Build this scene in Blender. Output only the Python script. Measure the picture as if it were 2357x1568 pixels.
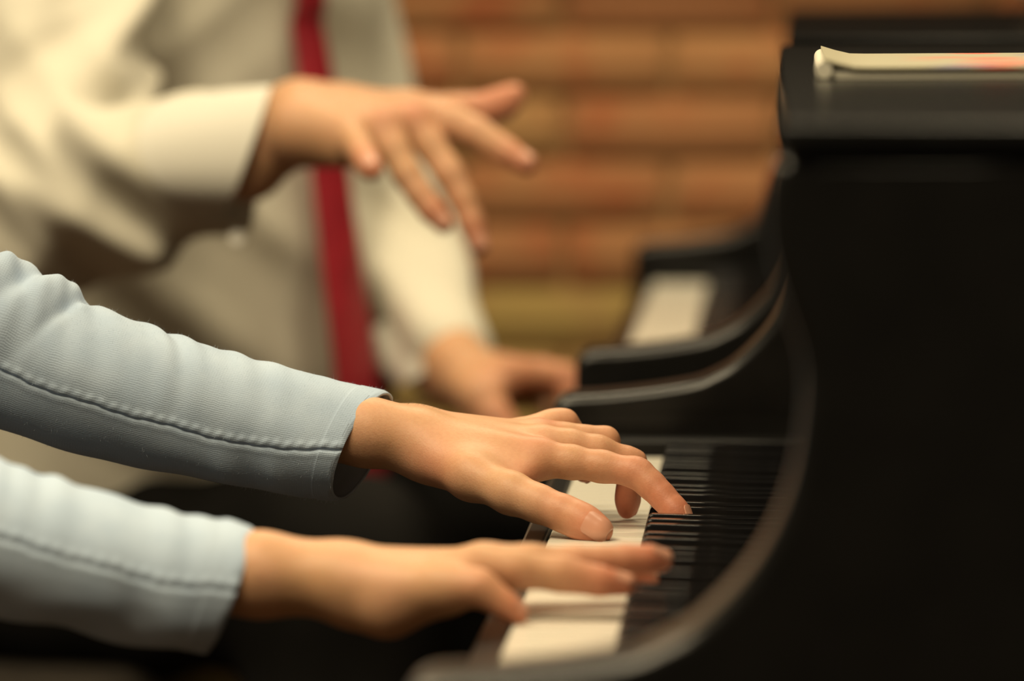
import bpy, bmesh, math, random
import numpy as np
from mathutils import Vector, Matrix

random.seed(4); np.random.seed(4)
for o in list(bpy.data.objects): bpy.data.objects.remove(o)
scene = bpy.context.scene
C = scene.collection

# ------------------------------------------------------------------ camera
W, H = 2357.0, 1568.0
FPX = 200.0 / 36.0 * W
ZC = 1.074                       # lens height
ZK = 0.74                        # top of the white keys
PITCH = math.atan(953.0 / FPX)
YAW = math.atan(661.5 / FPX * math.cos(PITCH))
FWD = np.array([-math.sin(YAW) * math.cos(PITCH), math.cos(YAW) * math.cos(PITCH), -math.sin(PITCH)])
RGT = np.array([math.cos(YAW), math.sin(YAW), 0.0])
UPV = np.cross(RGT, FWD)
CAM = np.array([0.0, 0.0, ZC])
cam_d = bpy.data.cameras.new('camera'); cam = bpy.data.objects.new('camera', cam_d); C.objects.link(cam)
cam.location = CAM
cam.rotation_euler = Vector(FWD).to_track_quat('-Z', 'Y').to_euler()
cam_d.lens = 200; cam_d.sensor_width = 36; cam_d.clip_start = 0.05; cam_d.clip_end = 60
cam_d.dof.use_dof = True; cam_d.dof.focus_distance = 3.15; cam_d.dof.aperture_fstop = 5.0
scene.camera = cam

def P(px, py, d):                # the point seen at that place of the photo which lies at depth d in the room
    r = FWD * FPX + RGT * (px - W / 2) - UPV * (py - H / 2)
    return CAM + r * (d / r[1])

# ------------------------------------------------------------------ light
wd = bpy.data.worlds.new('room_ambience'); scene.world = wd; wd.use_nodes = True
bg = wd.node_tree.nodes['Background']; bg.inputs[0].default_value = (1.0, 0.80, 0.52, 1); bg.inputs[1].default_value = 0.125

def area(name, loc, sx, sy, power, col=(1.0, 0.83, 0.54), target=None):
    l = bpy.data.lights.new(name, 'AREA'); l.shape = 'RECTANGLE'; l.size = sx; l.size_y = sy; l.energy = power; l.color = col
    o = bpy.data.objects.new(name, l); C.objects.link(o); o.location = loc
    if target is not None:
        o.rotation_euler = (Vector(target) - Vector(loc)).to_track_quat('-Z', 'Y').to_euler()
    return o
area('ceiling_panel_over_keys', (-1.2, 2.5, 2.85), 1.2, 0.6, 70)
area('ceiling_panel_over_bench', (-1.4, 4.2, 2.85), 1.2, 0.6, 22)
area('shirt_fill_over_pianos', (1.05, 2.9, 2.85), 1.2, 0.6, 44)  # added fill that brightens the cream shirt's front
area('ceiling_panel_by_wall', (-0.1, 5.0, 2.85), 1.2, 0.6, 54)
area('ceiling_panel_behind', (-0.8, 1.4, 2.85), 1.2, 0.6, 66)

scene.view_settings.view_transform = 'Standard'
scene.view_settings.look = 'None'
scene.view_settings.exposure = -0.42
scene.view_settings.gamma = 1
scene.view_settings.use_curve_mapping = False

# ------------------------------------------------------------------ materials
def new_mat(name):
    m = bpy.data.materials.new(name); m.use_nodes = True
    return m, m.node_tree.nodes, m.node_tree.links, m.node_tree.nodes['Principled BSDF']

def noise_mat(name, c1, c2, scale, rough=0.6, bump=0.0, bscale=None, spec=0.5, detail=4, coat=0.0, sheen=0.0):
    m, n, l, b = new_mat(name)
    tc = n.new('ShaderNodeTexCoord'); nz = n.new('ShaderNodeTexNoise'); nz.inputs['Scale'].default_value = scale; nz.inputs['Detail'].default_value = detail
    l.new(tc.outputs['Object'], nz.inputs['Vector'])
    rp = n.new('ShaderNodeValToRGB'); rp.color_ramp.elements[0].position = 0.35; rp.color_ramp.elements[1].position = 0.65
    rp.color_ramp.elements[0].color = (*c1, 1); rp.color_ramp.elements[1].color = (*c2, 1)
    l.new(nz.outputs['Fac'], rp.inputs[0]); l.new(rp.outputs[0], b.inputs['Base Color'])
    b.inputs['Roughness'].default_value = rough; b.inputs['Specular IOR Level'].default_value = spec
    b.inputs['Coat Weight'].default_value = coat; b.inputs['Sheen Weight'].default_value = sheen
    if bump:
        n2 = n.new('ShaderNodeTexNoise'); n2.inputs['Scale'].default_value = bscale or scale * 4; n2.inputs['Detail'].default_value = 5
        l.new(tc.outputs['Object'], n2.inputs['Vector'])
        bp = n.new('ShaderNodeBump'); bp.inputs['Strength'].default_value = bump; bp.inputs['Distance'].default_value = 0.002
        l.new(n2.outputs['Fac'], bp.inputs['Height']); l.new(bp.outputs[0], b.inputs['Normal'])
    return m

M = {}
M['lacquer'] = noise_mat('black_satin_lacquer', (0.0045, 0.0042, 0.004), (0.007, 0.0065, 0.006), 30, rough=0.30, spec=0.32)
M['cheek'] = noise_mat('black_polished_cheek', (0.0045, 0.0042, 0.004), (0.007, 0.0065, 0.006), 30, rough=0.28, spec=0.42)
M['satin'] = noise_mat('black_satin_block', (0.006, 0.0055, 0.005), (0.008, 0.0075, 0.007), 30, rough=0.45, spec=0.15)
M['gloss'] = noise_mat('black_gloss_lacquer', (0.004, 0.004, 0.004), (0.006, 0.006, 0.006), 30, rough=0.19, spec=0.25)
M['ebony'] = noise_mat('ebony_sharp', (0.006, 0.006, 0.007), (0.010, 0.009, 0.009), 60, rough=0.10, spec=0.16)
M['ivory'] = noise_mat('ivory_white_key', (0.80, 0.755, 0.65), (0.84, 0.795, 0.69), 12, rough=0.22, spec=0.5)
M['key_wood'] = noise_mat('key_wood', (0.5, 0.36, 0.22), (0.6, 0.44, 0.28), 20, rough=0.6)
M['felt'] = noise_mat('red_felt', (0.2, 0.02, 0.03), (0.25, 0.03, 0.03), 200, rough=0.95)
M['brass'] = noise_mat('brass', (0.6, 0.42, 0.16), (0.7, 0.5, 0.2), 60, rough=0.3); M['brass'].node_tree.nodes['Principled BSDF'].inputs['Metallic'].default_value = 1
M['leather'] = noise_mat('bench_leather', (0.040, 0.034, 0.028), (0.055, 0.046, 0.038), 40, rough=0.36, bump=0.25, bscale=350)
M['trousers'] = noise_mat('black_trouser_cloth', (0.006, 0.0055, 0.005), (0.012, 0.011, 0.010), 9, rough=0.9, bump=0.3, bscale=400, spec=0.15)
M['shirt'] = noise_mat('cream_white_shirt_cotton', (0.62, 0.585, 0.485), (0.68, 0.645, 0.545), 5, rough=0.85, bump=0.15, bscale=700, spec=0.2)
M['cuff'] = noise_mat('white_shirt_cuff', (0.66, 0.635, 0.56), (0.70, 0.675, 0.60), 6, rough=0.8, bump=0.1, bscale=700, spec=0.2)
M['tie'] = noise_mat('dark_red_silk', (0.26, 0.008, 0.018), (0.34, 0.012, 0.024), 40, rough=0.5, bump=0.15, bscale=900)
M['button'] = noise_mat('shirt_button', (0.8, 0.77, 0.7), (0.85, 0.82, 0.74), 90, rough=0.3)
M['hair'] = noise_mat('dark_hair', (0.03, 0.018, 0.01), (0.06, 0.035, 0.02), 120, rough=0.5)
M['arm_hair'] = noise_mat('fine_arm_hair', (0.12, 0.07, 0.04), (0.18, 0.11, 0.06), 120, rough=0.5)
M['fuzz'] = noise_mat('pale_wool_fibre', (0.55, 0.63, 0.74), (0.62, 0.70, 0.80), 60, rough=0.9)
M['paper'] = noise_mat('music_paper', (0.66, 0.62, 0.50), (0.70, 0.66, 0.54), 14, rough=0.75)
M['floor'] = noise_mat('brown_carpet', (0.060, 0.036, 0.022), (0.085, 0.052, 0.032), 60, rough=0.95, bump=0.4, bscale=400, spec=0.1)
M['panel'] = noise_mat('dark_reflection_panel', (0.004, 0.003, 0.0025), (0.007, 0.005, 0.004), 20, rough=0.7, spec=0.1)  # for the added, unseen panel that keeps the lid's reflection dark
M['shoe'] = noise_mat('black_shoe', (0.008, 0.008, 0.008), (0.012, 0.012, 0.012), 30, rough=0.3)

def skin_mat():
    m, n, l, b = new_mat('skin')
    tc = n.new('ShaderNodeTexCoord')
    at = n.new('ShaderNodeAttribute'); at.attribute_name = 'red'
    nz = n.new('ShaderNodeTexNoise'); nz.inputs['Scale'].default_value = 38; nz.inputs['Detail'].default_value = 3
    l.new(tc.outputs['Object'], nz.inputs['Vector'])
    r1 = n.new('ShaderNodeValToRGB')
    r1.color_ramp.elements[0].position = 0.33; r1.color_ramp.elements[0].color = (0.545, 0.305, 0.160, 1)
    r1.color_ramp.elements[1].position = 0.68; r1.color_ramp.elements[1].color = (0.61, 0.335, 0.195, 1)
    l.new(nz.outputs['Fac'], r1.inputs[0])
    mx = n.new('ShaderNodeMix'); mx.data_type = 'RGBA'
    l.new(at.outputs['Fac'], mx.inputs['Factor']); l.new(r1.outputs[0], mx.inputs['A']); mx.inputs['B'].default_value = (0.57, 0.195, 0.115, 1)
    nf = n.new('ShaderNodeTexNoise'); nf.inputs['Scale'].default_value = 420; nf.inputs['Detail'].default_value = 3
    l.new(tc.outputs['Object'], nf.inputs['Vector'])
    m2 = n.new('ShaderNodeMix'); m2.data_type = 'RGBA'; m2.blend_type = 'MULTIPLY'; m2.inputs['Factor'].default_value = 0.25
    rf = n.new('ShaderNodeValToRGB'); rf.color_ramp.elements[0].position = 0.3; rf.color_ramp.elements[0].color = (0.82, 0.7, 0.65, 1); rf.color_ramp.elements[1].position = 0.6
    l.new(nf.outputs['Fac'], rf.inputs[0]); l.new(mx.outputs['Result'], m2.inputs['A']); l.new(rf.outputs[0], m2.inputs['B'])
    l.new(m2.outputs['Result'], b.inputs['Base Color'])
    b.inputs['Roughness'].default_value = 0.5; b.inputs['Specular IOR Level'].default_value = 0.35
    b.inputs['Subsurface Weight'].default_value = 0.22
    b.inputs['Subsurface Radius'].default_value = (1.0, 0.35, 0.18); b.inputs['Subsurface Scale'].default_value = 0.004
    vo = n.new('ShaderNodeTexVoronoi'); vo.inputs['Scale'].default_value = 900
    l.new(tc.outputs['Object'], vo.inputs['Vector'])
    bp = n.new('ShaderNodeBump'); bp.inputs['Strength'].default_value = 0.14; bp.inputs['Distance'].default_value = 0.0005
    l.new(vo.outputs['Distance'], bp.inputs['Height']); l.new(bp.outputs[0], b.inputs['Normal'])
    return m
M['skin'] = skin_mat()
m, n, l, b = new_mat('nail'); M['nail'] = m
b.inputs['Base Color'].default_value = (0.60, 0.29, 0.195, 1); b.inputs['Roughness'].default_value = 0.3; b.inputs['Specular IOR Level'].default_value = 0.5

def knit_mat(name, c1, c2, pitch=0.0011):
    m, n, l, b = new_mat(name)
    at = n.new('ShaderNodeAttribute'); at.attribute_name = 'cloth'          # x: along the sleeve, y: around it, in metres
    tc = n.new('ShaderNodeTexCoord')
    nz = n.new('ShaderNodeTexNoise'); nz.inputs['Scale'].default_value = 45; nz.inputs['Detail'].default_value = 4
    l.new(tc.outputs['Object'], nz.inputs['Vector'])
    rp = n.new('ShaderNodeValToRGB'); rp.color_ramp.elements[0].position = 0.35; rp.color_ramp.elements[1].position = 0.66
    rp.color_ramp.elements[0].color = (*c1, 1); rp.color_ramp.elements[1].color = (*c2, 1)
    l.new(nz.outputs['Fac'], rp.inputs[0])
    mp = n.new('ShaderNodeMapping'); mp.inputs['Scale'].default_value = (1 / (pitch * 1.3), 1 / pitch, 1)
    l.new(at.outputs['Vector'], mp.inputs['Vector'])
    sx = n.new('ShaderNodeSeparateXYZ'); l.new(mp.outputs[0], sx.inputs[0])
    def sinus(sock, k):
        a = n.new('ShaderNodeMath'); a.operation = 'MULTIPLY'; a.inputs[1].default_value = 2 * math.pi * k; l.new(sock, a.inputs[0])
        s = n.new('ShaderNodeMath'); s.operation = 'SINE'; l.new(a.outputs[0], s.inputs[0]); return s.outputs[0]
    nj = n.new('ShaderNodeTexNoise'); nj.inputs['Scale'].default_value = 160; l.new(tc.outputs['Object'], nj.inputs['Vector'])
    jy = n.new('ShaderNodeMath'); jy.operation = 'MULTIPLY_ADD'; l.new(nj.outputs['Fac'], jy.inputs[0]); jy.inputs[1].default_value = 1.6; l.new(sx.outputs['Y'], jy.inputs[2])
    s0 = sinus(jy.outputs[0], 1.0)
    na = n.new('ShaderNodeTexNoise'); na.inputs['Scale'].default_value = 75; l.new(tc.outputs['Object'], na.inputs['Vector'])
    s1n = n.new('ShaderNodeMath'); s1n.operation = 'MULTIPLY'; l.new(s0, s1n.inputs[0]); l.new(na.outputs['Fac'], s1n.inputs[1]); s1 = s1n.outputs[0]
    s2 = sinus(sx.outputs['X'], 1.0)
    ad = n.new('ShaderNodeMath'); ad.operation = 'MULTIPLY_ADD'; l.new(s2, ad.inputs[0]); ad.inputs[1].default_value = 0.3; l.new(s1, ad.inputs[2])
    nf = n.new('ShaderNodeTexNoise'); nf.inputs['Scale'].default_value = 900; l.new(tc.outputs['Object'], nf.inputs['Vector'])
    ad2 = n.new('ShaderNodeMath'); ad2.operation = 'MULTIPLY_ADD'; l.new(nf.outputs['Fac'], ad2.inputs[0]); ad2.inputs[1].default_value = 2.0; l.new(ad.outputs[0], ad2.inputs[2])
    bp = n.new('ShaderNodeBump'); bp.inputs['Strength'].default_value = 0.30; bp.inputs['Distance'].default_value = 0.00018
    l.new(ad2.outputs[0], bp.inputs['Height']); l.new(bp.outputs[0], b.inputs['Normal'])
    l.new(rp.outputs[0], b.inputs['Base Color'])
    b.inputs['Roughness'].default_value = 0.95; b.inputs['Specular IOR Level'].default_value = 0.1; b.inputs['Sheen Weight'].default_value = 0.12
    return m
M['knit'] = knit_mat('pale_blue_knit', (0.405, 0.505, 0.645), (0.455, 0.555, 0.69))

def brick_mat(name, c1, c2, c3):
    m, n, l, b = new_mat(name)
    oi = n.new('ShaderNodeObjectInfo'); tc = n.new('ShaderNodeTexCoord')
    mx = n.new('ShaderNodeMix'); mx.data_type = 'RGBA'
    l.new(oi.outputs['Random'], mx.inputs['Factor']); mx.inputs['A'].default_value = (*c1, 1); mx.inputs['B'].default_value = (*c2, 1)
    nz = n.new('ShaderNodeTexNoise'); nz.inputs['Scale'].default_value = 16; nz.inputs['Detail'].default_value = 5
    ad = n.new('ShaderNodeVectorMath'); ad.operation = 'ADD'
    l.new(tc.outputs['Object'], ad.inputs[0]); l.new(oi.outputs['Location'], ad.inputs[1]); l.new(ad.outputs[0], nz.inputs['Vector'])
    rp = n.new('ShaderNodeValToRGB'); rp.color_ramp.elements[0].position = 0.50; rp.color_ramp.elements[1].position = 0.66
    l.new(nz.outputs['Fac'], rp.inputs[0])
    m2 = n.new('ShaderNodeMix'); m2.data_type = 'RGBA'; l.new(rp.outputs[0], m2.inputs['Factor']); l.new(mx.outputs['Result'], m2.inputs['A']); m2.inputs['B'].default_value = (*c3, 1)
    l.new(m2.outputs['Result'], b.inputs['Base Color']); b.inputs['Roughness'].default_value = 0.9; b.inputs['Specular IOR Level'].default_value = 0.15
    return m
M['brick'] = brick_mat('red_brown_brick', (0.41, 0.175, 0.082), (0.47, 0.265, 0.112), (0.42, 0.14, 0.06))
M['buff'] = brick_mat('buff_brick', (0.42, 0.29, 0.10), (0.46, 0.33, 0.12), (0.40, 0.25, 0.10))
M['mortar'] = noise_mat('brown_mortar', (0.35, 0.205, 0.088), (0.39, 0.23, 0.098), 50, rough=0.95)

# ------------------------------------------------------------------ helpers
def obj(name, me, mat=None, parent=None):
    o = bpy.data.objects.new(name, me); C.objects.link(o)
    if mat is not None and len(me.materials) == 0: me.materials.append(mat)
    if parent is not None: o.parent = parent
    return o
def mesh_from(name, v, f, smooth=True, angle=None):
    me = bpy.data.meshes.new(name); me.from_pydata([tuple(p) for p in v], [], [tuple(q) for q in f]); me.update()
    if smooth: me.shade_smooth()
    if angle: me.set_sharp_from_angle(angle=math.radians(angle))
    return me
def bm_mesh(name, bm, smooth=False, angle=35):
    bmesh.ops.recalc_face_normals(bm, faces=bm.faces)
    me = bpy.data.meshes.new(name); bm.to_mesh(me); bm.free()
    if smooth: me.shade_smooth(); me.set_sharp_from_angle(angle=math.radians(angle))
    return me
def area_normals(me):            # keeps the flat faces flat next to rounded edges
    N = np.zeros((len(me.vertices), 3))
    for p in me.polygons:
        nn = np.array(p.normal) * p.area
        for v in p.vertices: N[v] += nn
    N /= np.maximum(np.linalg.norm(N, axis=1), 1e-12)[:, None]
    me.shade_smooth(); me.normals_split_custom_set_from_vertices([tuple(x) for x in N])
    return me
def thing(name, label, cat, loc=(0, 0, 0), group=None):
    o = bpy.data.objects.new(name, None); C.objects.link(o); o.location = loc; o.empty_display_size = 0.05
    o['label'] = label; o['category'] = cat
    if group: o['group'] = group
    return o
def tag(o, label, cat, group=None):
    o['label'] = label; o['category'] = cat
    if group: o['group'] = group
    return o
def bm_box(x0, x1, y0, y1, z0, z1, bev=0.0, seg=2):
    bm = bmesh.new(); bmesh.ops.create_cube(bm, size=1)
    for v in bm.verts:
        v.co = Vector(((x0 + x1) / 2 + v.co.x * (x1 - x0), (y0 + y1) / 2 + v.co.y * (y1 - y0), (z0 + z1) / 2 + v.co.z * (z1 - z0)))
    if bev: bmesh.ops.bevel(bm, geom=list(bm.edges), offset=bev, segments=seg, affect='EDGES', profile=0.6)
    return bm
def box(name, x0, x1, y0, y1, z0, z1, mat, parent=None, bev=0.0, seg=2):
    me = bm_mesh(name, bm_box(x0, x1, y0, y1, z0, z1, bev, seg))
    if bev: area_normals(me)
    return obj(name, me, mat, parent)
def prism(name, pts, axis, a, b, mat, parent=None, bev=0.0, seg=3, angle=30):
    """pts: closed outline in the plane across `axis` ('y': (x,z), 'z': (x,y)), drawn out from a to b."""
    bm = bmesh.new()
    def mk(p, t): return (p[0], t, p[1]) if axis == 'y' else (p[0], p[1], t)
    va = [bm.verts.new(mk(p, a)) for p in pts]; vb = [bm.verts.new(mk(p, b)) for p in pts]
    n_ = len(pts); rim = []
    fa = bm.faces.new(va); fb = bm.faces.new(list(reversed(vb)))
    for i in range(n_):
        bm.faces.new((va[i], vb[i], vb[(i + 1) % n_], va[(i + 1) % n_]))
    if bev:
        ed = [e for e in set(list(fa.edges) + list(fb.edges))]
        bmesh.ops.bevel(bm, geom=ed, offset=bev, segments=seg, affect='EDGES', profile=0.5, clamp_overlap=True)
    me = bm_mesh(name, bm, not bev, angle)
    if bev: area_normals(me)
    return obj(name, me, mat, parent)
def rounded_slab(name, pts, a, b, r, mat, seg=6):
    """Outline pts in (x, z) drawn out along y from a to b, both outlines rounded over with radius r."""
    p = np.array(pts, float); nx = np.roll(p, -1, 0) - np.roll(p, 1, 0); nx /= np.maximum(np.linalg.norm(nx, axis=1), 1e-9)[:, None]
    ar = (p[:, 0] * np.roll(p[:, 1], -1) - np.roll(p[:, 0], -1) * p[:, 1]).sum()
    nrm = np.stack([nx[:, 1], -nx[:, 0]], 1) * (1 if ar > 0 else -1)          # outward
    rings = [(a + r * (1 - math.sin(f)), r * (1 - math.cos(f))) for f in [math.pi / 2 * (1 - k / seg) for k in range(seg + 1)]]
    rings += [(b - r * (1 - math.sin(f)), r * (1 - math.cos(f))) for f in [math.pi / 2 * k / seg for k in range(seg + 1)]]
    V = []; F = []; n_ = len(p)
    for y, ins in rings:
        q = p - nrm * ins
        V += [(x, y, z) for x, z in q]
    for i in range(len(rings) - 1):
        for j in range(n_): F.append((i * n_ + j, i * n_ + (j + 1) % n_, (i + 1) * n_ + (j + 1) % n_, (i + 1) * n_ + j))
    caps = len(F); last = len(V) - n_          # the outline's second half mirrors its first, point by point
    for i in range(n_ // 2 - 1):
        k_ = n_ - 1 - i
        F.append((i, i + 1, k_ - 1, k_)); F.append((last + k_, last + k_ - 1, last + i + 1, last + i))
    bm = bmesh.new(); vs = [bm.verts.new(v) for v in V]
    for f in F: bm.faces.new([vs[i] for i in f])
    me = bm_mesh(name, bm); me.shade_smooth()
    for pl in me.polygons:
        if pl.index >= caps: pl.use_smooth = False
    return obj(name, me, mat)
def catmull(pts, k=6, closed=False):
    pts = [np.array(p, float) for p in pts]; out = []
    n_ = len(pts)
    for i in range(n_ - (0 if closed else 1)):
        if closed: p0, p1, p2, p3 = pts[i - 1], pts[i], pts[(i + 1) % n_], pts[(i + 2) % n_]
        else: p0, p1, p2, p3 = pts[max(i - 1, 0)], pts[i], pts[i + 1], pts[min(i + 2, n_ - 1)]
        for j in range(k):
            t = j / k
            out.append(0.5 * ((2 * p1) + (-p0 + p2) * t + (2 * p0 - 5 * p1 + 4 * p2 - p3) * t * t + (-p0 + 3 * p1 - 3 * p2 + p3) * t ** 3))
    if not closed: out.append(pts[-1])
    return np.array(out)

# ---- signed distance modelling, for bodies and cloth
def smin(a, b, k):
    if k <= 0: return np.minimum(a, b)
    h = np.maximum(k - np.abs(a - b), 0.0) / k
    return np.minimum(a, b) - h * h * k * 0.25
def cone(p, a, b, ra, rb, flat=None):
    """Tapered capsule a-b; flat=(direction, factor) squeezes it along that direction."""
    a = np.asarray(a, np.float32); b = np.asarray(b, np.float32); ba = b - a; q = p - a
    t = np.clip(q @ ba / max(float(ba @ ba), 1e-12), 0, 1)
    q = q - t[:, None] * ba
    if flat is not None:
        nrm = np.asarray(flat[0], np.float32); nrm = nrm / np.linalg.norm(nrm)
        c = q @ nrm
        q = q + (c * (flat[1] - 1))[:, None] * nrm
    return np.sqrt((q * q).sum(1)) - (ra + (rb - ra) * t)
def chain(p, pts, rad, k=0.004, flat=None):
    d = None
    for i in range(len(pts) - 1):
        c = cone(p, pts[i], pts[i + 1], rad[i], rad[i + 1], flat)
        d = c if d is None else smin(d, c, k)
    return d
def surface(fn, lo, hi, h, block=6):
    """Zero surface of fn inside the box lo-hi (naive surface nets on a grid refined near the surface)."""
    lo = np.array(lo, np.float32); hi = np.array(hi, np.float32)
    nb = np.maximum(np.ceil((hi - lo) / (h * block)).astype(int), 1); nn = nb * block + 1
    cen = [lo[i] + (np.arange(nb[i]) + 0.5) * block * h for i in range(3)]
    G = np.stack(np.meshgrid(*cen, indexing='ij'), -1).reshape(-1, 3).astype(np.float32)
    cd = fn(G).reshape(nb)
    near = np.abs(cd) < block * h * 0.5 * 1.7320508 * 1.5 + 2 * h
    F = np.ones(nn, np.float32)
    cs = np.sign(cd).astype(np.float32)
    big = np.repeat(np.repeat(np.repeat(cs, block, 0), block, 1), block, 2)
    F[:-1, :-1, :-1] = big
    mask = np.zeros(nn, bool)
    for i, j, k_ in np.argwhere(near):
        mask[i * block:(i + 1) * block + 1, j * block:(j + 1) * block + 1, k_ * block:(k_ + 1) * block + 1] = True
    idx = np.argwhere(mask)
    pts = lo + idx.astype(np.float32) * h
    vals = np.concatenate([fn(pts[s:s + 200000]) for s in range(0, len(pts), 200000)])
    F[mask] = vals
    S = F < 0
    cnt = sum(S[a:nn[0] - 1 + a, b:nn[1] - 1 + b, c:nn[2] - 1 + c].astype(np.int8) for a in (0, 1) for b in (0, 1) for c in (0, 1))
    act = (cnt > 0) & (cnt < 8)
    ci = np.argwhere(act); ids = -np.ones(act.shape, np.int64); ids[act] = np.arange(len(ci))
    offs = np.array([(a, b, c) for a in (0, 1) for b in (0, 1) for c in (0, 1)])
    cv = np.stack([F[ci[:, 0] + o[0], ci[:, 1] + o[1], ci[:, 2] + o[2]] for o in offs], 1)
    acc = np.zeros((len(ci), 3)); num = np.zeros(len(ci))
    for a in range(8):
        for b in range(a + 1, 8):
            if np.abs(offs[a] - offs[b]).sum() != 1: continue
            m_ = (cv[:, a] < 0) != (cv[:, b] < 0)
            t = np.where(m_, cv[:, a] / np.where(m_, cv[:, a] - cv[:, b], 1), 0)
            acc += np.where(m_[:, None], offs[a] + t[:, None] * (offs[b] - offs[a]), 0); num += m_
    V = lo + (ci + acc / num[:, None]) * h
    faces = []
    for ax in range(3):
        u, w = (ax + 1) % 3, (ax + 2) % 3
        sl0 = [slice(None)] * 3; sl1 = [slice(None)] * 3; sl0[ax] = slice(0, -1); sl1[ax] = slice(1, None)
        e = np.argwhere(S[tuple(sl0)] != S[tuple(sl1)])
        e = e[(e[:, u] > 0) & (e[:, w] > 0) & (e[:, u] < nn[u] - 1) & (e[:, w] < nn[w] - 1)]
        if len(e) == 0: continue
        inside = S[e[:, 0], e[:, 1], e[:, 2]]
        def cell(du, dw):
            q = e.copy(); q[:, u] -= du; q[:, w] -= dw
            return ids[q[:, 0], q[:, 1], q[:, 2]]
        quad = np.stack([cell(1, 1), cell(0, 1), cell(0, 0), cell(1, 0)], 1)
        quad[~inside] = quad[~inside][:, ::-1]
        faces.append(quad)
    Fc = np.concatenate(faces); Fc = Fc[(Fc >= 0).all(1)]
    return V, Fc
def relax(V, F, it=2, lam=0.5):
    for _ in range(it):
        s = np.zeros_like(V); c = np.zeros(len(V))
        for a, b in ((0, 1), (1, 2), (2, 3), (3, 0)):
            np.add.at(s, F[:, a], V[F[:, b]]); np.add.at(c, F[:, a], 1)
            np.add.at(s, F[:, b], V[F[:, a]]); np.add.at(c, F[:, b], 1)
        V = V + lam * (s / np.maximum(c, 1)[:, None] - V)
    return V
def np_mesh(name, V, F):
    me = bpy.data.meshes.new(name); n_, m_ = len(V), len(F)
    me.vertices.add(n_); me.vertices.foreach_set('co', np.asarray(V, np.float32).ravel())
    me.loops.add(m_ * 4); me.loops.foreach_set('vertex_index', np.asarray(F, np.int32).ravel())
    me.polygons.add(m_); me.polygons.foreach_set('loop_start', np.arange(m_, dtype=np.int32) * 4)
    me.update(calc_edges=True); me.validate(); me.shade_smooth()
    return me
def join_parts(parts):
    off = 0; Vs = []; Fs = []
    for V, F in parts:
        Vs.append(V); Fs.append(F + off); off += len(V)
    return np.concatenate(Vs), np.concatenate(Fs)
def attr(me, name, vals):
    a = me.attributes.new(name, 'FLOAT', 'POINT'); a.data.foreach_set('value', np.asarray(vals, np.float32))
def attr3(me, name, vals):
    a = me.attributes.new(name, 'FLOAT_VECTOR', 'POINT'); a.data.foreach_set('vector', np.asarray(vals, np.float32).ravel())

# ------------------------------------------------------------------ the room
fl = box('floor', -4, 5, -1.5, 6.3, -0.1, 0.0, M['floor']); fl['kind'] = 'structure'
YW = 6.05
wall = box('wall_back', -4, 5, YW + 0.004, YW + 0.25, 0, 3.0, M['mortar']); wall['kind'] = 'structure'
PB, PC = 0.224, 0.068
Z0 = 0.9636; X0 = -0.3613
bme = bm_mesh('brick', bm_box(-PB / 2 + .005, PB / 2 - .005, -0.008, 0.03, -PC / 2 + .005, PC / 2 - .005, 0.003, 1), True, 50)
bme.materials.append(M['brick'])
bme2 = bme.copy(); bme2.materials.clear(); bme2.materials.append(M['buff'])
far_cells = []
for r in range(-9, 16):
    zc_ = Z0 - (r + 0.5) * PC
    for c in range(-16, 22):
        xc_ = X0 + (c + (0.5 if r % 2 == 0 else 0.0)) * PB
        if -5 <= r <= 11 and -6 <= c <= 10:
            o = obj('brick', bme if r < 4 else bme2, None, wall)
            o.location = (xc_, YW + random.uniform(-.002, .002), zc_)
        else:
            far_cells.append((xc_, zc_, r))
V = []; F = []
for xc_, zc_, r in far_cells:
    b0 = len(V); hx, hz = PB / 2 - .005, PC / 2 - .005
    for yy in (YW - 0.008, YW + 0.02):
        V += [(xc_ - hx, yy, zc_ - hz), (xc_ + hx, yy, zc_ - hz), (xc_ + hx, yy, zc_ + hz), (xc_ - hx, yy, zc_ + hz)]
    F += [(b0, b0 + 1, b0 + 2, b0 + 3), (b0, b0 + 4, b0 + 5, b0 + 1), (b0 + 1, b0 + 5, b0 + 6, b0 + 2), (b0 + 2, b0 + 6, b0 + 7, b0 + 3), (b0 + 3, b0 + 7, b0 + 4, b0)]
fb_ = obj('brick_courses', mesh_from('brick_courses', V, F, False), M['brick'], wall); fb_['kind'] = 'stuff'

tr = box('unseen_dark_panel_1', -0.9, 5, YW - 0.03, YW + 0.02, 1.035, 3.0, M['panel']); tr['kind'] = 'structure'  # added out of view so the near lid reflects dark; its nature is guessed

# ------------------------------------------------------------------ the two pianos
PW = 0.0236                      # white key pitch
A0 = 3.575                       # far (bass) end of the near piano's keys
YN, YF = A0 - 52 * PW - 0.042, A0 + 0.045      # inner faces of the cheeks
TH = 0.065                       # cheek thickness
KX0, KXB, KX1 = -0.136, -0.080, 0.030
DY2 = 1.765                      # the second piano stands this much further on

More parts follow.
